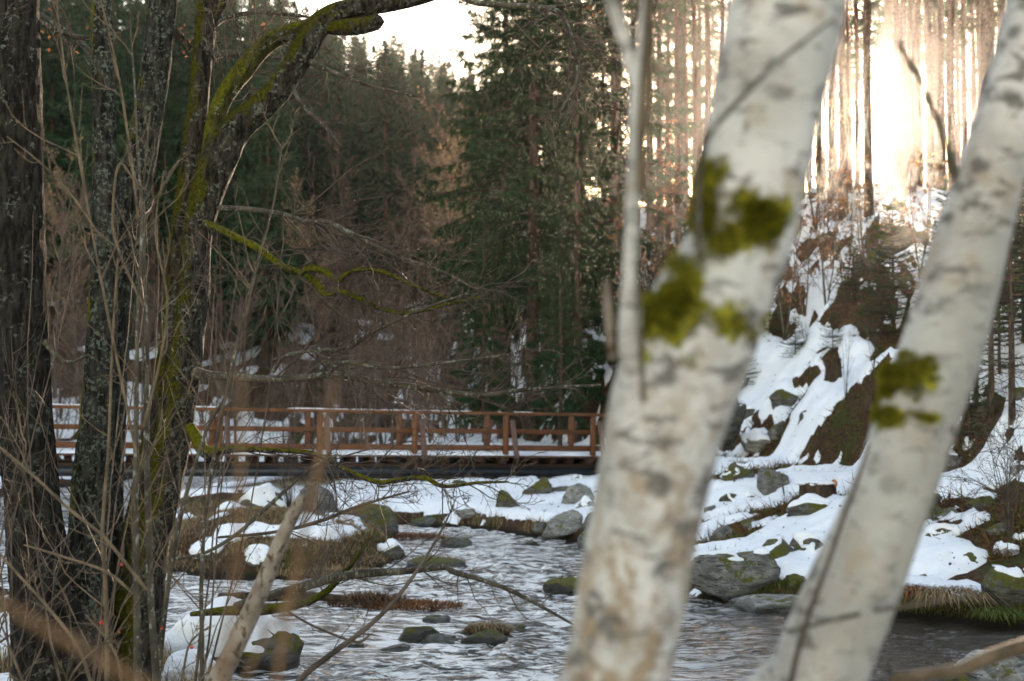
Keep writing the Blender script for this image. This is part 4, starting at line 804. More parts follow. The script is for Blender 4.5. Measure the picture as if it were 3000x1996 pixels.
alder('bright mossy forked alder arching to the right over the stream', P5, 11.0, 'bark_moss',
      [([(598, 600, 30), (610, 520, 58), (622, 440, 66), (632, 360, 60), (650, 300, 56), (680, 250, 58), (716, 205, 60), (752, 158, 56), (790, 122, 54), (835, 100, 50), (890, 82, 48), (960, 66, 40), (1050, 30, 26), (1200, -60, 14)], (10.95, 11.35), 'bark_fullmoss', 'limb thick with bright green moss'),
       ([(955, 75, 50), (985, 82, 46), (1020, 80, 52), (1060, 76, 52), (1095, 68, 48), (1112, 52, 40)], (11.0, 10.9), 'bark_moss', 'short broken mossy stub'),
       ([(600, 655, 18), (650, 676, 17), (700, 700, 16), (750, 725, 17), (800, 762, 17), (840, 788, 19), (885, 802, 20), (925, 830, 18), (957, 866, 16), (1000, 856, 13), (1070, 880, 12), (1120, 905, 11), (1190, 918, 10), (1290, 898, 8), (1420, 868, 5)], (10.9, 10.2), 'bark_fullmoss', 'long low branch with moss along its top'),
       ([(880, 802, 16), (905, 786, 17), (950, 795, 15), (990, 822, 13), (1012, 805, 11), (1060, 790, 10), (1120, 796, 10), (1200, 832, 8), (1330, 882, 5)], (10.5, 10.1), 'bark_fullmoss', None),
       ([(575, 1095, 40), (610, 1100, 26), (690, 1106, 18), (800, 1112, 17), (900, 1106, 16), (990, 1098, 16), (1090, 1118, 15), (1200, 1132, 14), (1320, 1150, 13), (1420, 1158, 12), (1560, 1140, 8), (1760, 1128, 5)], (10.9, 10.0), 'branch_lichen', 'long grey lichened branch running level above the bridge rail'),
       ([(960, 1100, 10), (985, 1072, 10), (1020, 1062, 9), (1120, 1078, 9), (1230, 1072, 8), (1340, 1058, 6), (1490, 1040, 4)], (10.4, 10.0), 'branch_lichen', None),
       ([(800, 1090, 9), (835, 1045, 9), (900, 1030, 8), (1010, 1018, 8), (1100, 970, 7), (1240, 905, 6), (1400, 850, 4)], (10.6, 10.0), 'branch_lichen', None),
       ([(640, 610, 12), (720, 612, 11), (820, 626, 11), (905, 652, 11), (960, 650, 9), (1080, 710, 9), (1170, 755, 8), (1280, 790, 7), (1400, 850, 4)], (10.9, 10.1), 'branch_lichen', None),
       ([(555, 1250, 34), (580, 1290, 34), (600, 1322, 36), (640, 1322, 22), (690, 1316, 16), (800, 1320, 11), (900, 1326, 12), (960, 1344, 11), (1010, 1375, 11), (1100, 1412, 11), (1150, 1410, 11), (1240, 1400, 11), (1300, 1425, 9), (1400, 1415, 7), (1490, 1412, 4)], (10.8, 9.9), 'bark_limb', 'mossy elbow branch reaching right in front of the bridge'),
       ([(905, 180, 16), (960, 205, 10), (1080, 250, 8), (1230, 285, 5)], (11, 10.5), 'branch_lichen', None), ([(850, 230, 10), (880, 300, 8), (960, 380, 6), (1000, 430, 4)], (11, 10.6), 'branch_lichen', None),
       ([(1300, -40, 14), (1390, 6, 15), (1560, 22, 15), (1640, 40, 13), (1680, 130, 9), (1690, 230, 8), (1640, 330, 5)], (11, 10.4), 'branch_lichen', None), ([(1600, 22, 10), (1740, 10, 9), (1830, 0, 6)], (10.8, 10.6), 'branch_lichen', None)], 9, 5.2)

# --- saplings and the thicket around the alders
def shrub(name, label, stems, cat='sapling', mt='stem_lichen', seed=1, tw=4, group=None, lift=0.10, tmat='twig_tan'):
    Ps = [(p_, r_ * 0.75) for p_, r_ in (path(s, d) for s, d in stems)]; g = Ps[0][0][0]; base = np.array([g[0], g[1], hz(g[0], g[1]) - 0.02])
    root = thing(name, tuple(base), label, cat, group); rng = np.random.default_rng(seed); tb = MB()
    for i, (P, R) in enumerate(Ps):
        mb = MB(); limb(mb, P - base, R, 10, 0.03, 0.04, 0.15, seed + i * 2.3); mb.obj('stem', M[mt], root)
        S = spline(P - base, 12)[None]; L = np.array([np.linalg.norm(np.diff(S[0], axis=0), axis=1).sum()])
        C, ln, ix, t = spawn(rng, S, np.minimum(L, 1.8), int(tw * L[0] + 2), 0.15, 1, (0.2, 0.55), (25, 60), 7, 0.13, lift)
        tubes(tb, C, rad(0.0022 + 0.003 * ln, 7, 0.35), 5); C2, l2, _, _ = spawn(rng, C, ln, 3, 0.2, 1, (0.2, 0.5), (25, 55), 5, 0.13, lift); tubes(tb, C2, rad(np.full(len(C2), 0.0022), 5, 0.5), 4)
    tag(tb.obj('twigs', M[tmat], root), kind='stuff'); return root
shrub('sapling', 'white speckled twin stem sapling in front of the alders', [
    ([(405, 2100, 34), (402, 1850, 29), (398, 1600, 25), (398, 1350, 20), (400, 1150, 17), (404, 900, 13), (414, 650, 11), (402, 420, 9), (394, 250, 7), (380, 60, 5)], 7.6),
    ([(466, 2100, 34), (452, 1900, 30), (440, 1720, 28), (434, 1500, 25), (428, 1250, 20), (432, 1040, 15), (424, 800, 12), (420, 560, 9), (440, 330, 6)], 7.7)], seed=11, tw=3)
shrub('hazel_shrub', 'sunlit tan hazel shrub fanning up and left across the alders', [
    ([(430, 1730, 15), (360, 1640, 14), (295, 1565, 13), (200, 1490, 12), (110, 1405, 11), (0, 1312, 9), (-120, 1220, 6)], 7.4),
    ([(392, 1740, 12), (310, 1675, 11), (180, 1630, 9), (70, 1597, 7)], 7.4),
    ([(290, 2080, 14), (230, 1900, 13), (140, 1780, 12), (50, 1680, 10), (-60, 1560, 7)], 7.0),
    ([(312, 2080, 20), (314, 1900, 19), (308, 1700, 18), (300, 1560, 16), (318, 1300, 12), (330, 1000, 10), (345, 760, 7)], 7.5),
    ([(400, 1330, 12), (340, 1040, 11), (285, 760, 10), (238, 500, 9), (196, 250, 8), (166, 10, 6), (150, -150, 4)], 7.5),
    ([(420, 900, 11), (350, 740, 10), (330, 640, 9), (350, 480, 8), (410, 560, 3)], 7.6),
    ([(405, 640, 9), (378, 420, 9), (350, 240, 8), (318, 90, 6), (290, -20, 5)], 7.6),
    ([(300, 700, 7), (200, 560, 7), (110, 470, 6), (20, 400, 4)], 7.3),
    ([(420, 1250, 11), (470, 1050, 10), (490, 880, 8), (455, 680, 6), (480, 500, 4)], 7.6)], 'shrub', 'twig_tan', 23, 3)
shrub('sapling', 'thin leaning sapling right of the forked mossy alder', [
    ([(590, 2100, 20), (592, 1900, 19), (590, 1700, 17), (604, 1500, 14), (640, 1270, 12), (690, 1020, 10), (745, 800, 8), (800, 600, 6), (828, 410, 4)], 7.9)], seed=31, tw=4)
shrub('sapling', 'slanting lichened sapling rising behind the speckled twin stems', [
    ([(455, 2100, 22), (482, 1800, 20), (520, 1560, 18), (562, 1390, 16), (610, 1250, 13), (660, 1160, 10), (700, 1000, 6)], 8.4)], seed=37, tw=4)
shrub('rose_bush', 'thorny rose bush with red hips at the bottom left', [
    ([(280, 2080, 10), (300, 1960, 9), (330, 1870, 8), (300, 1820, 6)], 7.6), ([(360, 2080, 10), (350, 1950, 9), (310, 1870, 8), (250, 1800, 6)], 7.2), ([(520, 2080, 10), (540, 1950, 9), (560, 1880, 8), (620, 1830, 5)], 7.9),
    ([(180, 2080, 10), (210, 1980, 9), (280, 1900, 8), (330, 1880, 5)], 6.9), ([(560, 2080, 10), (590, 1990, 9), (650, 1940, 8), (700, 1930, 5)], 7.6), ([(100, 2080, 10), (60, 1980, 9), (30, 1900, 8), (0, 1820, 5)], 6.9)], 'bush', 'twig_tan', 41, 14, lift=0.05)
for j, (px, py, dd) in enumerate([(297, 1825, 7.5), (562, 1897, 7.8), (349, 1853, 7.4), (474, 1842, 7.7), (355, 1655, 7.5)]):
    p = at(px, py, dd); r = 0.0095 if j in (0, 1) else 0.006
    mb = MB(); mb.add(ICO_V[:, :] * np.array([r, r, r * 1.3]) * (1 - 0.25 * (ICO_V[:, 2:3] < -0.7)), [ICO_F]); mb.add(np.array([[0, 0, r], [0.0015, 0, r * 2.4], [-0.0015, 0, r * 2.4]]), [np.array([[0, 1, 2]])])
    tag(mb.obj('rose_hip', M['berry'], None, None), ['bright red rose hip before the grey lichened trunk', 'bright red rose hip above the bottom left snow rock', 'small red hip below the mossy trunk foot', 'small red hip beside the speckled sapling', 'faint red hip high on the slender mossy trunk'][j], 'rose hip', 'red rose hips').location = p

# ------------------------------------------------------------------ conifers
def conifer_parts(seed, H, R, c0, nb, ntw, nsp, spl, spw, droop=0.35, hang=0.5, r0=0.2, top=0.02, dead=0, tip=0.15):
    """trunk MB, wood MB, needles MB of one spruce"""
    r = np.random.default_rng(seed)
    tr = MB(); K = 14; z = np.linspace(0, H, K); wob = np.cumsum(r.normal(0, 0.02, (K, 2)), 0) * H / 20
    P = np.column_stack([wob, z]); P[:, :2] -= P[0, :2]
    tubes(tr, P[None], (r0 * (1 - z / H) ** 0.85 + top)[None], 10)
    wd = MB()
    u = np.sort(r.uniform(0, 1, nb)) ** 0.9; h = c0 + (H * 0.985 - c0) * u
    prof = (1 - u) ** 0.75 * (0.72 + 0.28 * np.minimum(1, u * 5)); L = R * prof * r.uniform(0.6, 1.12, nb) + 0.25 * (1.05 - u)
    az = np.arange(nb) * 2.39996 + r.normal(0, 0.5, nb); out = np.column_stack([np.cos(az), np.sin(az), np.zeros(nb)])
    ctr = np.column_stack([np.interp(h, z, P[:, 0]), np.interp(h, z, P[:, 1]), h]); t = np.linspace(0, 1, 6)
    dr = droop * r.uniform(0.6, 1.3, nb) * (1.15 - u)
    rise = 0.25 * u
    B = ctr[:, None] + out[:, None] * (L[:, None] * t)[..., None]
    B[..., 2] += L[:, None] * (rise[:, None] * t - dr[:, None] * t ** 1.4 + tip * t ** 3.2)
    side = np.column_stack([-out[:, 1], out[:, 0], np.zeros(nb)]); B += side[:, None] * (L * r.normal(0, 0.08, nb))[:, None, None] * (t ** 2)[None, :, None]
    tubes(wd, B, rad(0.012 + 0.010 * L, 6, 0.25), 3)
    if dead:
        hd = r.uniform(0.12, 1.0, dead) * c0; ad = r.uniform(0, 6.28, dead); ld = R * r.uniform(0.15, 0.5, dead); td = np.linspace(0, 1, 4)
        D = np.column_stack([np.interp(hd, z, P[:, 0]), np.interp(hd, z, P[:, 1]), hd])[:, None] + np.column_stack([np.cos(ad), np.sin(ad), np.zeros(dead)])[:, None] * (ld[:, None] * td)[..., None]
        D[..., 2] += ld[:, None] * (-0.25 * td ** 1.5); tubes(wd, D, rad(0.008 + 0.006 * ld, 4, 0.3), 3)
        C, ln, _, _ = spawn(r, D, ld, 4, 0.3, 1, (0.25, 0.5), (30, 70), 3, 0.15, -0.05); tubes(wd, C, rad(np.full(len(C), 0.005), 3, 0.4), 3)
    # twigs with needle sprays
    n = nb * ntw; ix = np.repeat(np.arange(nb), ntw); tt = r.uniform(0.10, 1.0, n) ** 0.8; f = tt * 5; i = np.minimum(f.astype(int), 4); f = (f - i)[:, None]
    o = B[ix, i] * (1 - f) + B[ix, i + 1] * f; sgn = np.where(r.uniform(size=n) < 0.5, -1, 1)[:, None]
    d = norm(out[ix] * r.uniform(0.3, 1.0, (n, 1)) + side[ix] * sgn * r.uniform(0.2, 1.0, (n, 1)) + np.array([0, 0, -1.0]) * hang * r.uniform(0.2, 1.5, (n, 1)) + np.array([0, 0, 0.3]) * (1 - hang))
    ln = (0.18 * (1.1 - u[ix]) + 0.30 * L[ix] * (1.05 - tt)) * r.uniform(0.6, 1.2, n)
    m = n * nsp; jx = np.repeat(np.arange(n), nsp); w = r.uniform(0, 1, m); so = o[jx] + d[jx] * (ln[jx] * w)[:, None]
    sd = norm(d[jx] + r.normal(0, 0.55, (m, 3))); nd = MB()
    V, F = tris_from(so, sd, spw * r.uniform(0.6, 1.3, m) * (0.45 + 0.55 * (1 - u[ix][jx])), spl * r.uniform(0.6, 1.3, m) * (0.35 + 0.65 * (1 - u[ix][jx]) ** 0.7), r); nd.add(V, [F])
    return tr, wd, nd
def conifer(name, seed, label, cat, group, bark='bark_spruce', leaf='needles', **kw):
    tr, wd, nd = conifer_parts(seed, **kw); root = thing(name, (0, 0, 0), label, cat, group)
    tr.obj('trunk', M[bark], root); tag(wd.obj('branches', M['conifer_twig'], root), kind='stuff'); tag(nd.obj('crown', M[leaf], root, smooth=False), kind='stuff'); return root
used = {}; generic = {}
def place(proto, loc, rz=0.0, sc=1.0, label=None, sz=None):
    key = proto.name
    if key not in generic: generic[key] = proto['label']
    o = proto if key not in used else copy_tree(proto)
    used[key] = 1; o.location = loc; o.rotation_euler = (0, 0, rz); o.scale = (sc, sc, sz or sc)
    o['label'] = label or generic[key]
    return o
def gpos(px, Y, dz=-0.1):
    x = (px - 1500) / FPX * Y; return (x, Y, hz(x, Y) + dz)
rp = random.Random(12)
# big dark spruces behind the bridge
big1 = conifer('spruce_tree', 501, 'tall dark spruce', 'tree', 'big spruces behind the bridge', H=25, R=3.9, c0=5.0, nb=230, ntw=38, nsp=9, spl=0.28, spw=0.030, droop=0.55, hang=1.2, r0=0.24, dead=40)
big2 = conifer('spruce_tree', 502, 'tall dark spruce', 'tree', 'big spruces behind the bridge', H=21, R=3.3, c0=3.0, nb=210, ntw=34, nsp=9, spl=0.26, spw=0.028, droop=0.48, hang=1.0, r0=0.20, dead=30)
for pr, px, Y, rz, sc, lb in [(big1, 1560, 50, 0.3, 1.0, 'tallest dark spruce with a bare lower trunk behind the right half of the bridge'),
        (big2, 1690, 47.5, 1.0, 0.72, 'shorter bluish green spruce in front of the tallest one'),
        (big1, 1480, 56, 2.0, 1.02, 'dark spruce at the left flank of the tall group beside the gap of sky'), (big2, 1800, 53, 3.2, 1.15, 'dark spruce directly left of the big birch side stem'),
        (big1, 1700, 60, 4.4, 1.15, 'tall spruce half hidden behind the tallest one'), (big2, 1600, 66, 0.8, 1.25, 'rearmost spruce of the tall group'),
        (big2, 1905, 74, 1.2, 0.85, 'spruce behind the trunks left of the big birch'), (big2, 1990, 80, 3.3, 0.80, 'spruce deep behind the trunks at the big birch moss'), (big1, 2080, 86, 2.2, 0.75, 'rearmost spruce half covered by the big birch'), (big2, 1420, 47, 5.6, 0.40, 'low young spruce beside the far end of the bridge'), (big2, 1640, 44.5, 2.6, 0.36, 'small spruce behind the bridge rail near the big birch')]:
    place(pr, gpos(px, Y), rz, sc, lb)
# far forest across the valley
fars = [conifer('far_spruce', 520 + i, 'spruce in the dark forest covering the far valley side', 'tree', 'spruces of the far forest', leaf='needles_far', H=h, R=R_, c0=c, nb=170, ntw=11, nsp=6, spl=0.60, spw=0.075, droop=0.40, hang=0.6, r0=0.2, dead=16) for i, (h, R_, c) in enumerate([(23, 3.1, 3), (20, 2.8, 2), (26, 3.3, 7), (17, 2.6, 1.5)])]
spots = []
for j in range(6000):
    Y = 72 + 78 * rp.random() ** 1.25; px = rp.uniform(-500, 1560); x = (px - 1500) / FPX * Y
    if any((x - a) ** 2 + (Y - b) ** 2 < (2.9 if Y < 110 else 3.8) ** 2 for a, b in spots): continue
    if px > 900 and Y < 84: continue
    spots.append((x, Y))
    if len(spots) >= 230: break
def far_label(x, Y):
    px = 1500 + x / Y * FPX; z = [(60, 'behind the thickest alder at the left edge'), (270, 'seen between the two leftmost alders'), (430, 'seen between the second and third alder'), (620, 'seen behind the third and fourth alder'), (900, 'seen through the fork of the mossy arching alder'), (1100, 'right of the mossy arch'), (1350, 'below the sky gap'), (9999, 'behind the tall spruce group')]
    return ('front row spruce of the far forest ' if Y < 96 else 'spruce deep in the far forest ') + next(t for lim, t in z if px < lim)
for j, (x, Y) in enumerate(spots):
    g = hz(x, Y) - 0.2; pxx = 1500 + x / Y * FPX; sc_ = rp.uniform(0.75, 1.05)
    if pxx <= 820: sc_ = min(sc_, (at(pxx, rp.uniform(-260, 20), Y)[2] - g) / [23, 20, 26, 17][j % 4])
    if pxx > 820: sc_ = min(sc_, max(0.25, (at(pxx, min(-10 + (pxx - 820) * 0.37, 205) + rp.uniform(-20, 45), Y)[2] - g) / [23, 20, 26, 17][j % 4]))
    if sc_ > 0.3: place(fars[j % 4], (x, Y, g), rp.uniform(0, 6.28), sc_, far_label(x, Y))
# skyline spruces in the gap
for px, Y, s_, lb in [(1215, 118, 135, 'lone spruce tip standing clear against the bright sky gap'), (1165, 112, 120, 'hazy spruce left of the lone spruce tip in the sky gap'), (1290, 108, 195, 'low spruce at the bottom of the sky gap'), (1120, 105, 110, 'hazy golden spruce at the left side of the sky gap')]:
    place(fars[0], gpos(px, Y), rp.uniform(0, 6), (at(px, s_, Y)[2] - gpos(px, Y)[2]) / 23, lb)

# ------------------------------------------------------------------ backlit stand on the hill
def pole_parts(seed, H, r0, c0):
    return conifer_parts(seed, H=H, R=2.6, c0=c0, nb=90, ntw=9, nsp=5, spl=0.42, spw=0.05, droop=0.3, hang=0.5, r0=r0, dead=55)
poles = []
for i, (H, r0, c0) in enumerate([(24, 0.155, 12.5), (22, 0.115, 12), (26, 0.28, 13.5)]):
    tr, wd, nd = pole_parts(560 + i, H, r0, c0); root = thing('pine_tree', (0, 0, 0), 'tall thin trunk in the backlit stand on the hill', 'tree', 'backlit trunks on the hill')
    tr.obj('trunk', M['bark_spruce'], root); tag(wd.obj('branches', M['twig'], root), kind='stuff'); tag(nd.obj('crown', M['needles'], root, smooth=False), kind='stuff'); poles.append(root)
POLES = [(2410, 60, 1), (2439, 55, 1), (2477, 52, 0), (2496, 64, 1), (2552, 50, 0), (2621, 66, 1), (2640, 58, 1), (2659, 54, 0), (2681, 62, 1), (2704, 68, 1), (2738, 60, 1), (2771, 52, 0), (2800, 55, 0), (2838, 63, 0), (2870, 70, 1), (2912, 46, 2), (2953, 60, 0), (2985, 52, 0), (3030, 58, 0), (3090, 50, 2),
         (1905, 70, 1), (1935, 62, 0), (1960, 66, 1), (1992, 60, 1), (2015, 68, 1), (2043, 58, 0), (2080, 64, 0), (2120, 60, 1), (2180, 66, 0), (2240, 58, 0), (2300, 64, 1), (2350, 58, 0), (2380, 68, 1), (1860, 74, 0), (1820, 80, 0), (1770, 78, 0),
         (2455, 76, 0), (2505, 95, 1), (2519, 62, 1), (2543, 102, 1), (2592, 92, 1), (2616, 88, 1), (2605, 84, 0), (2690, 78, 1), (2755, 82, 0), (2820, 78, 1), (2890, 84, 0), (2960, 80, 0), (2000, 84, 0), (2060, 80, 1), (2150, 82, 0), (2250, 84, 1), (2340, 80, 0), (3150, 66, 0), (3220, 56, 0), (2930, 74, 1)]
_pr = random.Random(88)
for _x in list(range(2400, 2490, 24)) + list(range(2625, 3120, 21)): POLES.append((_x + _pr.randint(-8, 8), _pr.randint(64, 112), _pr.choice((0, 0, 1))))
PL = {(2552, 50): 'thick flared trunk in the blaze of the sun', (2912, 46): 'thickest reddish trunk near the top right corner', (2477, 52): 'trunk right beside the upper edge of the big birch', (2043, 58): 'dark slim trunk showing left of the big birch below the bright gap',
      (2771, 52): 'left one of a close trunk pair between the sun and the second birch', (2800, 55): 'right one of a close trunk pair between the sun and the second birch', (2953, 60): 'trunk right of the thickest reddish one near the top right corner'}
for px, Y, k in POLES:
    zn = next(t for lim, t in [(2060, 'left of the big birch'), (2400, 'hidden mostly behind the big birch'), (2500, 'between the big birch and the sun'), (2600, 'in the glare around the sun'), (2740, 'just right of the sun'), (2860, 'between the sun and the second birch'), (9999, 'in the top right corner')] if px < lim)
    place(poles[k], gpos(px, Y), rp.uniform(0, 6.28), rp.uniform(0.88, 1.12), PL.get((px, Y)) or (('slim front trunk of the backlit stand ' if Y < 63 else 'slim rear trunk of the backlit stand ') + zn))

# ------------------------------------------------------------------ young spruces on the slope
yg = conifer('young_spruce', 590, 'young spruce', 'tree', 'young spruces on the slope', leaf='needles_young', H=3.4, R=0.95, c0=0.25, nb=110, ntw=9, nsp=6, spl=0.10, spw=0.012, droop=0.12, hang=0.15, r0=0.035, top=0.006, tip=0.2)
yp = conifer('young_spruce', 591, 'young spruce', 'tree', 'young spruces on the slope', leaf='needles_young', H=4.6, R=0.9, c0=1.6, nb=70, ntw=7, nsp=5, spl=0.11, spw=0.012, droop=0.15, hang=0.2, r0=0.05, top=0.006, dead=26)
for pr, px, py, sc, lb in [(yg, 2620, 960, 0.95, 'bushy young spruce below the rocky outcrop'), (yg, 2500, 905, 0.55, 'small bright green spruce left of the cliff block'), (yg, 2330, 1060, 0.42, 'tiny spruce on the snow left of the slope shrubs'), (yg, 2180, 1150, 0.5, 'small spruce beside the right edge of the big birch'), (yg, 2255, 985, 0.6, 'small spruce at the foot of the bare bushes'),
        (yp, 2860, 1235, 0.95, 'leftmost slim spruce sapling of the group on the right bank'), (yp, 2905, 1245, 1.05, 'middle slim spruce sapling of the group on the right bank'), (yp, 2965, 1240, 1.1, 'rightmost slim spruce sapling of the group on the right bank'), (yp, 2825, 1250, 0.8, 'slim spruce sapling partly hidden by the second birch'),
        (yg, 2840, 1300, 0.62, 'spreading low spruce on the dark cut bank at right'), (yg, 2930, 1120, 0.8, 'young spruce on the upper right snow slope'), (yg, 3000, 990, 1.1, 'young spruce at the right frame edge'), (yg, 2980, 800, 1.2, 'dark spruce at the right edge below the thick trunk'), (yg, 2780, 860, 0.9, 'spruce behind the second birch fork'), (yg, 2570, 1390, 0.16, 'tiny spruce seedling beside the track'),
        (yg, 2580, 1000, 0.7, 'young spruce under the cliff block left of the second birch'), (yg, 2440, 1030, 0.35, 'spruce seedling in the middle of the snow slope')]:
    p = hit(px, py); place(pr, (p[0], p[1], p[2] - 0.05), rp.uniform(0, 6), sc, lb)

# ------------------------------------------------------------------ bare broadleaf trees, brush and beech leaves
def bare_parts(seed, H, spread_, n1, n2, n3, r0, c0=0.2, lift=0.10, K3=3, w=1.0, multi=1):
    r = np.random.default_rng(seed); tr = MB(); tw = MB(); K = 9
    az = r.uniform(0, 6.28, multi); ln = (0.0 if multi == 1 else 0.22) * r.uniform(0.5, 1.3, multi)
    P = np.zeros((multi, K, 3)); dr = norm(np.column_stack([np.cos(az) * ln, np.sin(az) * ln, np.ones(multi)]))
    for k in range(1, K):
        dr = norm(dr + r.normal(0, 0.05, (multi, 3)) + np.array([0, 0, 0.05])); P[:, k] = P[:, k - 1] + dr * H / (K - 1) * r.uniform(0.8, 1.0, (multi, 1))
    tubes(tr, P, rad(np.full(multi, r0), K, 0.15), 6)
    C1, l1, _, _ = spawn(r, P, np.full(multi, H * spread_), max(1, n1 // multi), c0, 1, (0.5, 1.0), (25, 60), 6, 0.12, lift); tubes(tw, C1, rad(0.006 + 0.008 * l1, 6, 0.3) * w, 3)
    C2, l2, _, _ = spawn(r, C1, l1, n2, 0.15, 1, (0.3, 0.6), (25, 60), 5, 0.14, lift); tubes(tw, C2, rad(0.004 + 0.005 * l2, 5, 0.4) * w, 3)
    C3, l3, _, _ = spawn(r, C2, l2, n3, 0.15, 1, (0.35, 0.7), (25, 60), K3, 0.14, lift); tubes(tw, C3, rad(np.full(len(C3), 0.0055), K3, 0.5) * w, 3)
    return tr, tw, C3
def leaves_on(mb, C3, r, n, size=0.05):
    ix = r.integers(0, len(C3), n); t = r.uniform(0, 1, n)[:, None]; o = C3[ix, 0] * (1 - t) + C3[ix, -1] * t
    d = norm(r.normal(0, 1, (n, 3)) + np.array([0, 0, -0.6])); V, F = quads_from(o, d, size * 0.35 * r.uniform(0.6, 1.2, n), size * r.uniform(0.6, 1.3, n), r); mb.add(V, [F])
def bare_tree(name, seed, label, cat, group, twm, leaves=0, lsize=0.06, trm='twig', lmat='beech_leaf', **kw):
    tr, tw, C3 = bare_parts(seed, **kw); root = thing(name, (0, 0, 0), label, cat, group)
    tr.obj('trunk', M[trm], root); tag(tw.obj('twigs', M[twm], root), kind='stuff')
    if leaves: mb = MB(); leaves_on(mb, C3, np.random.default_rng(seed), leaves, lsize); tag(mb.obj('leaves', M[lmat], root, smooth=False), kind='stuff')
    return root
# trees one can tell apart in the background
bt1 = bare_tree('bare_tree', 701, 'bare tree', 'tree', 'bare trees beyond the bridge', 'twig_pink', H=13, spread_=0.34, n1=26, n2=9, n3=7, r0=0.13, c0=0.25, w=1.25, lift=0.14, leaves=700, lsize=0.13, lmat='dry_grass')
bt2 = bare_tree('bare_tree', 702, 'bare tree', 'tree', 'bare trees beyond the bridge', 'twig_purple', H=9, spread_=0.36, n1=22, n2=8, n3=7, r0=0.09, c0=0.2, w=1.2, lift=0.12)
bt3 = bare_tree('bare_tree', 703, 'bare tree', 'tree', 'bare trees beyond the bridge', 'twig_purple', H=11, spread_=0.30, n1=24, n2=8, n3=6, r0=0.11, c0=0.35, w=1.1, lift=0.16)
for pr, px, Y, sc, lb in [(bt1, 1290, 68, 1.18, 'tall pale bare tree glowing in front of the sky gap'), (bt1, 1350, 74, 1.1, 'pale bare tree touching the left flank of the tall spruces'), (bt1, 940, 70, 0.85, 'pinkish bare tree in front of the dark far forest'), (bt2, 1120, 62, 0.95, 'bare tree between the pinkish one and the pale tall one'),
        (bt3, 1000, 78, 1.15, 'slim pale trunked tree against the dark far spruces'), (bt3, 1180, 80, 1.05, 'slim bare tree at the foot of the far spruces'), (bt2, 250, 60, 1.3, 'brown leaved tree seen between the two leftmost alders'), (bt1, 160, 66, 0.9, 'rusty bare tree just right of the thickest alder'), (bt3, 420, 64, 1.05, 'bare tree seen behind the third alder'),
        (bt2, 700, 56, 0.9, 'bare tree behind the bridge under the mossy arch'), (bt3, 860, 60, 0.85, 'bare tree behind the bridge left of the pinkish tree'), (bt2, 1480, 52, 0.9, 'bare tree at the left foot of the tall spruces'), (bt3, 1150, 50, 0.62, 'dark stemmed small tree beyond the bridge rail'), (bt3, 1060, 47, 0.55, 'pair forming small dark tree on the snowy meadow'), (bt2, 1260, 49, 0.55, 'twiggy small tree on the snowy meadow behind the rail')]:
    place(pr, gpos(px, Y), rp.uniform(0, 6), sc, lb)
# brush: one mass nobody could count
def brush(name, label, protos, locs, mt, seed, cat='brush'):
    r = np.random.default_rng(seed); mb = MB()
    for (x, Y, z, sc) in locs:
        tr, tw, C3 = protos[r.integers(0, len(protos))]; a = r.uniform(0, 6.28); c, s_ = math.cos(a), math.sin(a); Rm = np.array([[c, s_, 0], [-s_, c, 0], [0, 0, 1]]) * sc
        for q in (tr, tw):
            V, F = q.arrays(); mb.add(V @ Rm + np.array([x, Y, z]), F)
    o = mb.obj(name, M[mt], None); return tag(o, label, cat, kind='stuff')
bp = [bare_parts(720 + i, H=h, spread_=0.42, n1=12, n2=5, n3=4, r0=0.035, c0=0.1, w=1.0, lift=0.13, multi=4) for i, h in enumerate([5.0, 4.0, 6.0])]
locs = []
for j in range(200):
    Y = rp.uniform(46, 82); px = rp.uniform(-100, 1560)
    if Y < 52 and rp.random() < 0.55: continue
    x = (px - 1500) / FPX * Y; z, sdw, ssw = height(np.array([x]), np.array([Y]))
    if sdw[0] < 0.6: continue
    locs.append((x, Y, z[0] - 0.1, rp.uniform(0.7, 1.5) * (0.75 if Y < 52 else 1)))
rp.shuffle(locs)
bq = [bare_parts(730 + i, H=h, spread_=0.5, n1=12, n2=5, n3=4, r0=0.03, c0=0.12, w=0.75, lift=0.04, multi=m_) for i, (h, m_) in enumerate([(4.5, 2), (3.2, 3), (5.5, 1)])]
brush('brush', 'tangled purple brown leafless brush covering the valley floor behind the bridge', bp + bq, locs[:85], 'twig_purple', 5)
brush('dark_brush', 'darker finer tangle of bare twigs behind the bridge', bq, locs[85:], 'twig', 15)
brush('pale_brush', 'scattered paler bare saplings standing in the brush behind the bridge', bq, [(a_, b_, c_, d_ * 1.15) for a_, b_, c_, d_ in locs[::11]], 'twig_pink', 25)
locs = []
for j in range(48):
    px = rp.uniform(1800, 3100); Y = rp.uniform(46, 62); x = (px - 1500) / FPX * Y; locs.append((x, Y, hz(x, Y) - 0.1, rp.uniform(0.4, 0.9)))
brush('hilltop_brush', 'thin backlit brush along the hill crest under the sun', bp, locs, 'twig_purple', 6)
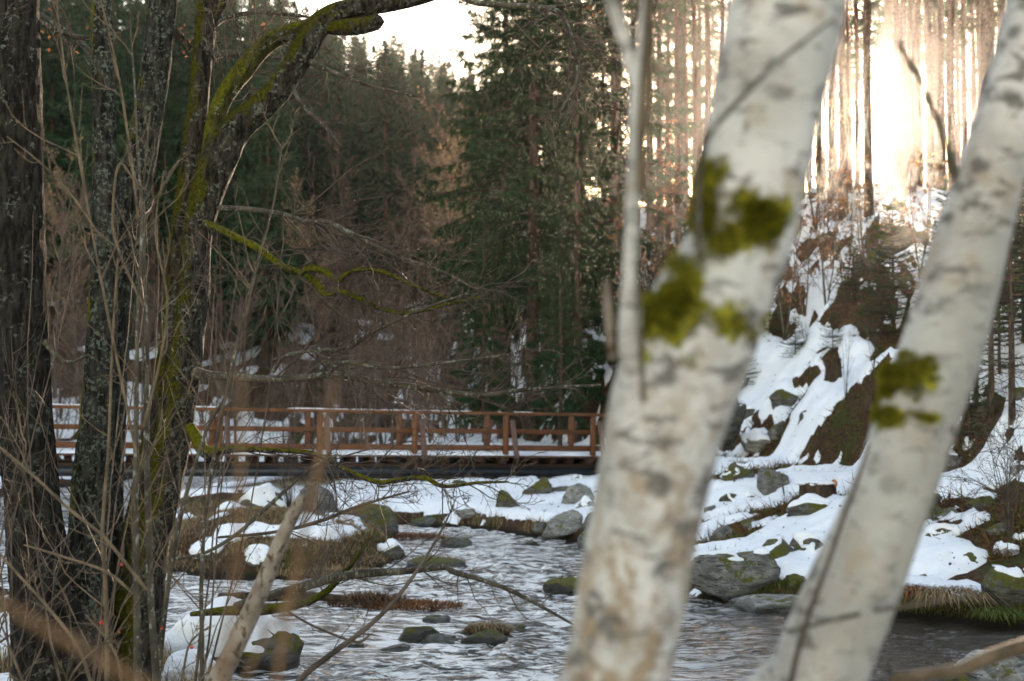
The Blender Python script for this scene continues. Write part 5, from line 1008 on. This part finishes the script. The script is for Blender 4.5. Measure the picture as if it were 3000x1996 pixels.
# orange leaved beeches on the hill's left flank and at the right edge
be1 = bare_tree('beech_shrub', 741, 'beech', 'shrub', 'leafy beeches on the hill', 'twig', H=4.5, spread_=0.5, n1=20, n2=7, n3=5, r0=0.04, c0=0.1, w=0.9, lift=0.05, leaves=1100, lsize=0.07, multi=2)
be2 = bare_tree('beech_shrub', 742, 'beech', 'shrub', 'leafy beeches on the hill', 'twig', H=3.2, spread_=0.6, n1=14, n2=6, n3=4, r0=0.03, c0=0.1, w=0.8, lift=0.0, leaves=700, lsize=0.075, multi=3)
for pr, px, Y, sc, lb in [(be1, 1930, 50, 1.25, 'rusty leaved beech between the birch side stem and the trunk'), (be1, 2010, 54, 1.3, 'rusty leaved beech left of the big birch moss'), (be1, 1880, 46, 1.0, 'rusty beech behind the end of the bridge'), (be1, 2400, 47, 1.1, 'orange glowing beech right of the big birch below the sun'), (be1, 2440, 44, 0.8, 'low orange beech left of the rocky outcrop'), (be2, 2360, 43, 1.0, 'loose many stemmed bare bush right of the big birch'),
        (be2, 2300, 41, 1.1, 'bare bush rising from the snow beside the big birch'), (be2, 2480, 42, 1.0, 'rusty bush hugging the left foot of the rocky outcrop'), (be2, 2420, 40, 1.0, 'many stemmed bush in the middle of the upper slope'), (be2, 2230, 44, 1.2, 'twiggy bush showing beside the upper edge of the big birch'),
        (be2, 2540, 39, 0.9, 'bare bush below the cliff block'), (be2, 2650, 42, 0.9, 'coppery bush on the ledge of the outcrop'), (be2, 2700, 39, 1.1, 'sparse coppery beech in front of the outcrop'), (be1, 2940, 34, 0.72, 'coppery beech sapling at the right edge of the slope'), (be2, 2850, 31, 0.8, 'coppery beech twigs right of the second birch'), (be2, 2600, 37, 0.8, 'thin coppery shrub left of the second birch'), (be1, 1790, 56, 1.2, 'rusty beech among the spruces left of the birch')]:
    place(pr, gpos(px, Y), rp.uniform(0, 6), sc, lb)
# bramble thicket at right edge, willow clump on the spit, sticks on the slope
th1 = bare_parts(760, H=1.5, spread_=0.8, n1=26, n2=6, n3=4, r0=0.010, c0=0.05, w=0.55, lift=-0.06, multi=7, K3=4)
def clump(name, label, parts, p, sc, mt, cat='bush', rz=0.0):
    root = thing(name, tuple(p), label, cat, rz=rz); root.scale = (sc, sc, sc)
    tag(parts[0].obj('stems', M[mt], root), kind='stuff'); tag(parts[1].obj('twigs', M[mt], root), kind='stuff'); return root
p = hit(2960, 1600); clump('bramble_thicket', 'dark tangled bramble thicket over the snow at the right edge', th1, p, 1.15, 'twig')
wl = bare_parts(761, H=1.6, spread_=0.35, n1=30, n2=4, n3=3, r0=0.010, c0=0.1, w=0.5, lift=0.2, multi=18)
p = at(850, 1500, 28.0); clump('willow_clump', 'brush of upright willow shoots between the two boulders on the spit', wl, (p[0], 28.0, hz(p[0], 28.0)), 1.0, 'twig')
w2 = bare_parts(762, H=1.0, spread_=0.5, n1=10, n2=4, n3=3, r0=0.008, c0=0.1, w=0.45, lift=0.1, multi=5)
for i, (px, py, lb) in enumerate([(2150, 1440, 'dry weed stalks in the snow right of the big birch'), (2300, 1470, 'black dead stalks left of the tree stump'), (2560, 1100, 'thin bare sticks leaning over the snow slope'), (2360, 1020, 'tuft of dry canes above the jagged stump'), (2480, 1180, 'bare sapling sticks above the cut bank')]):
    p = hit(px, py); mbs = bare_parts(770 + i, H=[0.7, 0.6, 1.8, 0.9, 1.6][i], spread_=0.4, n1=8, n2=3, n3=2, r0=0.008, c0=0.1, w=0.4, lift=0.1, multi=4); clump('dry_stalks', lb, mbs, p, 1.0, 'twig', 'stalks')

for i, (px, Y, H_, lb) in enumerate([(30, 8.3, 3.0, 'leafless thicket of thin shoots in front of the thickest alder'), (250, 9.2, 4.2, 'leafless thicket of thin shoots in front of the grey lichened alder'), (560, 9.4, 3.8, 'leafless thin shoots beside the forked mossy alder'), (-120, 9.0, 5.0, 'tall thin shoots entering from the left edge')]):
    mbs = bare_parts(780 + i, H=H_, spread_=0.42, n1=15, n2=4, n3=2, r0=0.009, c0=0.12, w=0.42, lift=0.12, multi=4, K3=4); clump('hazel_thicket', lb, mbs, gpos(px, Y), 1.0, 'twig', 'shrub')
# small stones showing through the snow
rs = random.Random(31); nst = 0
while nst < 46:
    px, py = (rs.uniform(2000, 3000), rs.uniform(1080, 1720)) if nst < 36 else (rs.uniform(1250, 1760), rs.uniform(1400, 1530))
    p = hit(px, py)
    if p[2] < 0.15: continue
    w_ = rs.uniform(16, 46); rock((px - w_, py - w_ * rs.uniform(0.7, 1.1), px + w_, py + w_ * 0.3), rs.choice(['rock', 'rock_moss', 'rock_moss', 'rock_pale']), 'small stone poking through the snow on the right bank' if nst < 36 else 'small stone in the snowy bank under the bridge', 900 + nst, name='stone', d=float(p[1]), group='small stones in the snow', ncut=11, snow=0.25 if rs.random() < 0.4 else 0.0)
    nst += 1
# undergrowth on bare soil of the hill
ru = np.random.default_rng(55); n = 60000; Yu = ru.uniform(19, 56, n); pu = ru.uniform(1780, 3050, n); Xu = (pu - 1500) / FPX * Yu; zu, su, tu = height(Xu, Yu); k = (su > 0.5) & ~snowy(Xu, Yu); Xu, Yu, zu = Xu[k], Yu[k], zu[k]; n = len(Xu)
o = np.column_stack([Xu, Yu, zu]); d = norm(np.column_stack([ru.normal(0, 0.8, n), ru.normal(0, 0.8, n), ru.uniform(0.1, 1.0, n)])); mb = MB(); V, F = tris_from(o, d, ru.uniform(0.004, 0.016, n), ru.uniform(0.08, 0.35, n), ru); mb.add(V, [F])
tag(mb.obj('undergrowth', M['litter'], None, smooth=False), 'brown dead bracken and stalks on the bare soil of the hillside', 'undergrowth', kind='stuff')
kk = ru.uniform(size=n) < 0.22; o2 = o[kk]; mb = MB(); rr_ = np.repeat(np.arange(len(o2)), 7); d = norm(ru.normal(0, 1, (len(rr_), 3)) + np.array([0, 0, 0.6])); V, F = quads_from(o2[rr_] + ru.normal(0, 0.04, (len(rr_), 3)), d, np.full(len(rr_), 0.012), ru.uniform(0.03, 0.09, len(rr_)), ru); mb.add(V, [F])
tag(mb.obj('bilberry_plants', M['green_grass'], None, smooth=False), 'low green bilberry plants and ferns on the hillside soil', 'undergrowth', kind='stuff')

# ------------------------------------------------------------------ stumps, logs and fallen branches
def stump(label, px, py, w, h, seed, jag=0.12, cut=False, snow=False):
    p = hit(px, py); k = p[1] / FPX; r0 = w * k / 2; H = h * k; r = np.random.default_rng(seed); root = thing('tree_stump', tuple(p), label, 'stump')
    n, mrow = 36, 14; an = np.arange(n) * 2 * math.pi / n; top = H * (1 + jag * (2 * vnoise(np.column_stack([np.cos(an) * 3 + seed, np.sin(an) * 3, an * 0])) - 1))
    V = []
    for i in range(mrow):
        t = i / (mrow - 1); fl = 1 + 0.5 * (1 - t) ** 3; rr = r0 * fl * (0.88 + 0.24 * vnoise(np.column_stack([np.cos(an) * 2.6 + seed, np.sin(an) * 2.6, an * 0 + t * 1.2])))
        V.append(np.column_stack([np.cos(an) * rr, np.sin(an) * rr, -0.15 + (top + 0.15) * t]))
    V.append(np.column_stack([np.cos(an) * r0 * 0.5, np.sin(an) * r0 * 0.5, top * (0.93 if not cut else 1.0)]))
    V = np.vstack(V); j = np.arange(n); F = np.concatenate([np.stack([i * n + j, i * n + (j + 1) % n, (i + 1) * n + (j + 1) % n, (i + 1) * n + j], -1) for i in range(mrow)])
    V = np.vstack([V, [[0, 0, H * 0.95]]]); Fc = np.stack([mrow * n + j, mrow * n + (j + 1) % n, np.full(n, len(V) - 1)], -1)
    mb = MB(); mb.add(V, [F, Fc]); mb.obj('wood', M['stump_wood'], root)
    if snow:
        S = ICO_V * np.array([r0 * 1.02, r0 * 1.0, H * 0.16]) * (0.8 + 0.4 * fbm(ICO_V * 2 + seed, 3))[:, None] + np.array([-0.05 * r0, 0, H * 0.98]); mb = MB(); mb.add(S, [ICO_F]); tag(mb.obj('snow_cap', M['snow'], root), 'snow lying on the stump')
    return root
st = stump('dark broad tree stump with a snow cap and an orange cut knob', 2395, 1478, 105, 62, 3, 0.10, True, True)
mb = MB(); q = ICO_V * np.array([0.06, 0.05, 0.075]); mb.add(q + np.array([0.27, -0.10, 0.36]), [ICO_F]); tag(mb.obj('cut_knob', M['cut_wood'], st), 'freshly cut orange knob')
stump('jagged rotten stump standing in the snow slope', 2443, 1130, 46, 50, 8, 0.5)
stump('low dark root stump on the snow near the upper slope', 2560, 1190, 40, 26, 11, 0.3)
loose_branch('fallen_branch', [(690, 1775, 20), (760, 1752, 26), (860, 1728, 30), (960, 1698, 28), (1060, 1680, 24), (1180, 1674, 21), (1300, 1662, 20), (1330, 1676, 18), (1420, 1702, 14), (1520, 1742, 12), (1680, 1830, 7)], (12.5, 11.0), 'branch_lichen', 'long grey lichened fallen branch lying across the stream', 'branch', 14, 6.1, twigs=22, tw_len=(0.10, 0.28), lift=0.12)
loose_branch('fallen_branch', [(560, 1800, 14), (660, 1790, 28), (760, 1788, 32), (880, 1770, 26), (940, 1745, 22), (985, 1705, 18), (1040, 1640, 13), (1085, 1575, 9)], (13.4, 12.4), 'bark_fullmoss', 'mossy fallen branch bending up out of the water', 'branch', 14, 6.6, twigs=12, tw_len=(0.2, 0.45), lift=0.15)
loose_branch('sunken_log', [(640, 1752, 26), (800, 1748, 30), (920, 1748, 26), (1010, 1755, 18)], 16.5, 'stump_wood', 'dark wet log lying flat behind the fallen branches', 'log', 12, 7.1)
loose_branch('slanting_branch', [(820, 2080, 18), (880, 1990, 18), (980, 1910, 17), (1080, 1835, 15), (1160, 1755, 13), (1230, 1660, 10), (1290, 1560, 7), (1330, 1480, 4)], (8.2, 8.6), 'twig', 'thin brown branch slanting up right from the bottom edge', 'branch', 10, 7.7, twigs=10, lift=0.1)
loose_branch('slanting_branch', [(500, 1640, 8), (600, 1620, 10), (700, 1560, 11), (800, 1470, 12), (900, 1380, 10), (990, 1330, 6)], (9.0, 9.2), 'branch_lichen', 'grey branch slanting up behind the leaning dead stem', 'branch', 10, 7.9, twigs=10, lift=0.1)
loose_branch('slanting_branch', [(840, 1790, 6), (920, 1835, 8), (1040, 1880, 8), (1085, 1860, 6)], (10.5, 10.6), 'twig', 'drooping twig dipping to the rapids', 'branch', 8, 8.1, twigs=6)
loose_branch('slanting_branch', [(640, 1575, 7), (800, 1560, 10), (930, 1530, 11), (1060, 1480, 9), (1200, 1440, 5)], (12.0, 11.4), 'twig', 'fine twigged branch spreading over the snow of the far bank', 'branch', 10, 8.6, twigs=30, tw_len=(0.2, 0.45), lift=0.1)

# ------------------------------------------------------------------ grass
def grass(name, label, centres, mt, seed, n_per, hgt, w=0.006, cat='grass', lean=0.5, thing_=False):
    """centres: (x, y, z, rx, ry)"""
    r = np.random.default_rng(seed); mb = MB()
    for (x, y, z, rx, ry, k) in centres:
        n = int(n_per * k); a = r.uniform(0, 6.28, n); q = np.sqrt(r.uniform(0, 1, n)); ox = x + rx * q * np.cos(a); oy = y + ry * q * np.sin(a)
        oz = np.maximum(height(ox, oy)[0], 0.0) + 0.0 if z is None else np.full(n, z) + 0.02
        if z is None:
            keep = (oz > 0.03) & ~snowy(ox, oy); ox, oy, oz = ox[keep], oy[keep], oz[keep]; n = len(ox)
            if n == 0: continue
        az = r.uniform(0, 6.28, n); ln = hgt * r.uniform(0.4, 1.3, n); b = lean * r.uniform(0.3, 1.6, n)
        dx, dy = np.cos(az), np.sin(az); o = np.column_stack([ox, oy, oz - 0.01])
        P1 = o + np.column_stack([dx * ln * b * 0.35, dy * ln * b * 0.35, ln * 0.6]); P2 = o + np.column_stack([dx * ln * b, dy * ln * b, ln * (0.95 - 0.45 * b)])
        s = np.column_stack([-dy, dx, np.zeros(n)]) * (w * r.uniform(0.6, 1.3, n))[:, None]
        V = np.stack([o - s, o + s, P1 + s * 0.8, P1 - s * 0.8, P2], 1).reshape(-1, 3); e = np.arange(n)[:, None] * 5
        mb.add(V, [e + np.array([[0, 1, 2, 3]]), e + np.array([[3, 2, 4]])])
    return tag(mb.obj(name, M[mt], None, smooth=False), label, cat, kind='stuff')
grass('dry_grass', 'flattened tan dry grass over the spit', [(-4.6, 24.5, None, 2.2, 2.6, 1), (-6.0, 28.5, None, 2.6, 4, 1.2), (-3.2, 23.5, None, 1.4, 2, 0.7), (-3.5, 28.5, None, 2.0, 3, 0.8)], 'dry_grass', 3, 6500, 0.13, 0.006, lean=1.2)
grass('bank_grass', 'olive and tan grass fringe along the far water line', [(-0.3, 31.0, None, 1.5, 0.8, 0.5), (-1.9, 32.4, None, 1.2, 0.8, 0.4), (1.2, 29.3, None, 1.0, 0.9, 0.3)], 'dry_grass', 4, 3000, 0.22, 0.006)
grass('left_bank_grass', 'dry grass and weeds around the feet of the alders', [(-3.2, 10.6, None, 1.8, 2.2, 1), (-2.6, 8.3, None, 1.2, 1.6, 0.7), (-5.5, 12.5, None, 2, 3, 0.7)], 'dry_grass', 5, 3500, 0.34, 0.004, lean=0.7)
p = hit(2290, 1728); q = hit(2860, 1790)
grass('green_grass', 'short green grass and cress along the right water edge', [(p[0], p[1] + 0.1, None, 0.55, 0.5, 0.9), (p[0] + 0.7, p[1] - 0.1, None, 0.5, 0.4, 0.5), (5.2, 17.6, None, 1.0, 0.5, 1.3), (6.2, 16.7, None, 0.9, 0.5, 1.0), (4.4, 18.2, None, 0.8, 0.5, 1.0), (1.3, 29.0, None, 0.8, 0.6, 0.4), (-2.3, 24.4, None, 0.5, 0.8, 0.4)], 'green_grass', 6, 2500, 0.09, 0.005)
def tuft(label, px, py, d, rx, ry, hgt, n, mt, seed, z=None, lean=1.0, name='grass_tussock', hang=0.0, w=0.006):
    r = np.random.default_rng(seed); p = at(px, py, d); base = p.copy(); root_z = p[2] if z is None else z; base[2] = root_z
    a = r.uniform(0, 6.28, n); q = np.sqrt(r.uniform(0, 1, n)); o = np.column_stack([rx * q * np.cos(a), ry * q * np.sin(a), hgt * 0.5 * (1 - q ** 2)])
    az = a + r.normal(0, 0.8, n); ln = hgt * r.uniform(0.5, 1.5, n); b = lean * r.uniform(0.4, 1.4, n); dx, dy = np.cos(az), np.sin(az) - 0.5 * (hang > 0)
    P1 = o + np.column_stack([dx * ln * b * 0.4, dy * ln * b * 0.4, ln * (0.5 - 0.3 * hang)]); P2 = o + np.column_stack([dx * ln * b, dy * ln * b, ln * (0.7 - 0.35 * b) - hang * ln])
    s = np.column_stack([-dy, dx, np.zeros(n)]) * (w * r.uniform(0.6, 1.3, n))[:, None]; V = np.stack([o - s, o + s, P1 + s * 0.8, P1 - s * 0.8, P2], 1).reshape(-1, 3); e = np.arange(n)[:, None] * 5
    mb = MB(); mb.add(V, [e + np.array([[0, 1, 2, 3]]), e + np.array([[3, 2, 4]])]); 
    o = mb.obj(name, M[mt], None, smooth=False); o.location = base; return tag(o, label, 'grass')
def wtuft(label, px, py, rxp, hgt, n, mt, seed, **kw):
    d = 2.5 / (CAM_Z and (-ray(px, py)[2] / ray(px, py)[1])) ; k = d / FPX
    return tuft(label, px, py, d, rxp * k, rxp * k * 0.55, hgt, n, mt, seed, z=0.0, **kw)
wtuft('dark twiggy flood debris caught in the stream by the fallen branch', 1080, 1775, 120, 0.15, 1100, 'litter', 21, name='flood_debris')
wtuft('rusty red grass trailing in the current right of the flood debris', 1210, 1782, 150, 0.09, 1300, 'rust_grass', 22)
wtuft('rusty grass at the water line behind the mossy spit rock', 1210, 1580, 100, 0.12, 900, 'rust_grass', 23)
wtuft('olive grass growing on the low rock midstream', 1280, 1655, 85, 0.12, 900, 'dry_grass', 24)
wtuft('rusty grass below the far snow bank', 1240, 1530, 90, 0.25, 1200, 'rust_grass', 25)
wtuft('grass tuft on the right rock of the midstream cluster', 1430, 1862, 62, 0.13, 700, 'dry_grass', 26)
wtuft('brown sedge on the near tip of the spit', 1000, 1690, 130, 0.13, 1300, 'dry_grass', 27)
for i, (px, py, rx, mt, lb) in enumerate([(2660, 1745, 75, 'rust_grass', 'rusty overhanging grass under the snow edge beside the second birch'), (2790, 1752, 90, 'dry_grass', 'hanging tan grass under the snow edge left of the dark hollow'), (2920, 1800, 60, 'green_grass', 'green grass tuft at the right edge above the water')]):
    d = 17.6 - 0.4 * i; k = d / FPX; tuft(lb, px, py, d, rx * k, 0.25, 0.17 if i < 2 else 0.11, 520 if i < 2 else 450, mt, 60 + i, hang=0.6, lean=1.3, w=0.005)

# ------------------------------------------------------------------ litter on the snow and ground
r = np.random.default_rng(9); mb = MB(); n = 5200
Y = r.uniform(14, 48, n); pxs = r.uniform(400, 3050, n); X = (pxs - 1500) / FPX * Y; zz = topz(X, Y); sdv = height(X, Y)[1]; k = (sdv > 0.2)
X, Y, zz = X[k], Y[k], zz[k]; n = len(X); o = np.column_stack([X, Y, zz + 0.006]); d = norm(np.column_stack([r.normal(size=n), r.normal(size=n), r.normal(0, 0.35, n)]))
big = np.where(r.uniform(size=n) < 0.06, 2.6, 1.0); V, F = quads_from(o, d, 0.010 * big * r.uniform(0.5, 1.4, n), 0.030 * big * r.uniform(0.5, 1.6, n), r); mb.add(V, [F])
tag(mb.obj('leaf_litter', M['litter'], None, smooth=False), 'scattered brown leaves and bits lying on the snow', 'leaf litter', kind='stuff')

# ------------------------------------------------------------------ the hazy air
mb = MB(); box_into(mb, (-165, -35, -2.2), (165, 240, 76)); me = mb.mesh('haze', False); hm = bpy.data.materials.new('haze'); hm.use_nodes = True; ht = hm.node_tree; ht.nodes.clear()
hv = ht.nodes.new('ShaderNodeVolumePrincipled'); ho = ht.nodes.new('ShaderNodeOutputMaterial'); ht.links.new(hv.outputs[0], ho.inputs['Volume'])
hv.inputs['Color'].default_value = (0.95, 0.95, 0.95, 1); hv.inputs['Density'].default_value = 0.0002; hv.inputs['Anisotropy'].default_value = 0.92
me.materials.append(hm); hz_o = bpy.data.objects.new('haze', me); COL.objects.link(hz_o); tag(hz_o, 'thin pale haze in the valley air', kind='stuff')
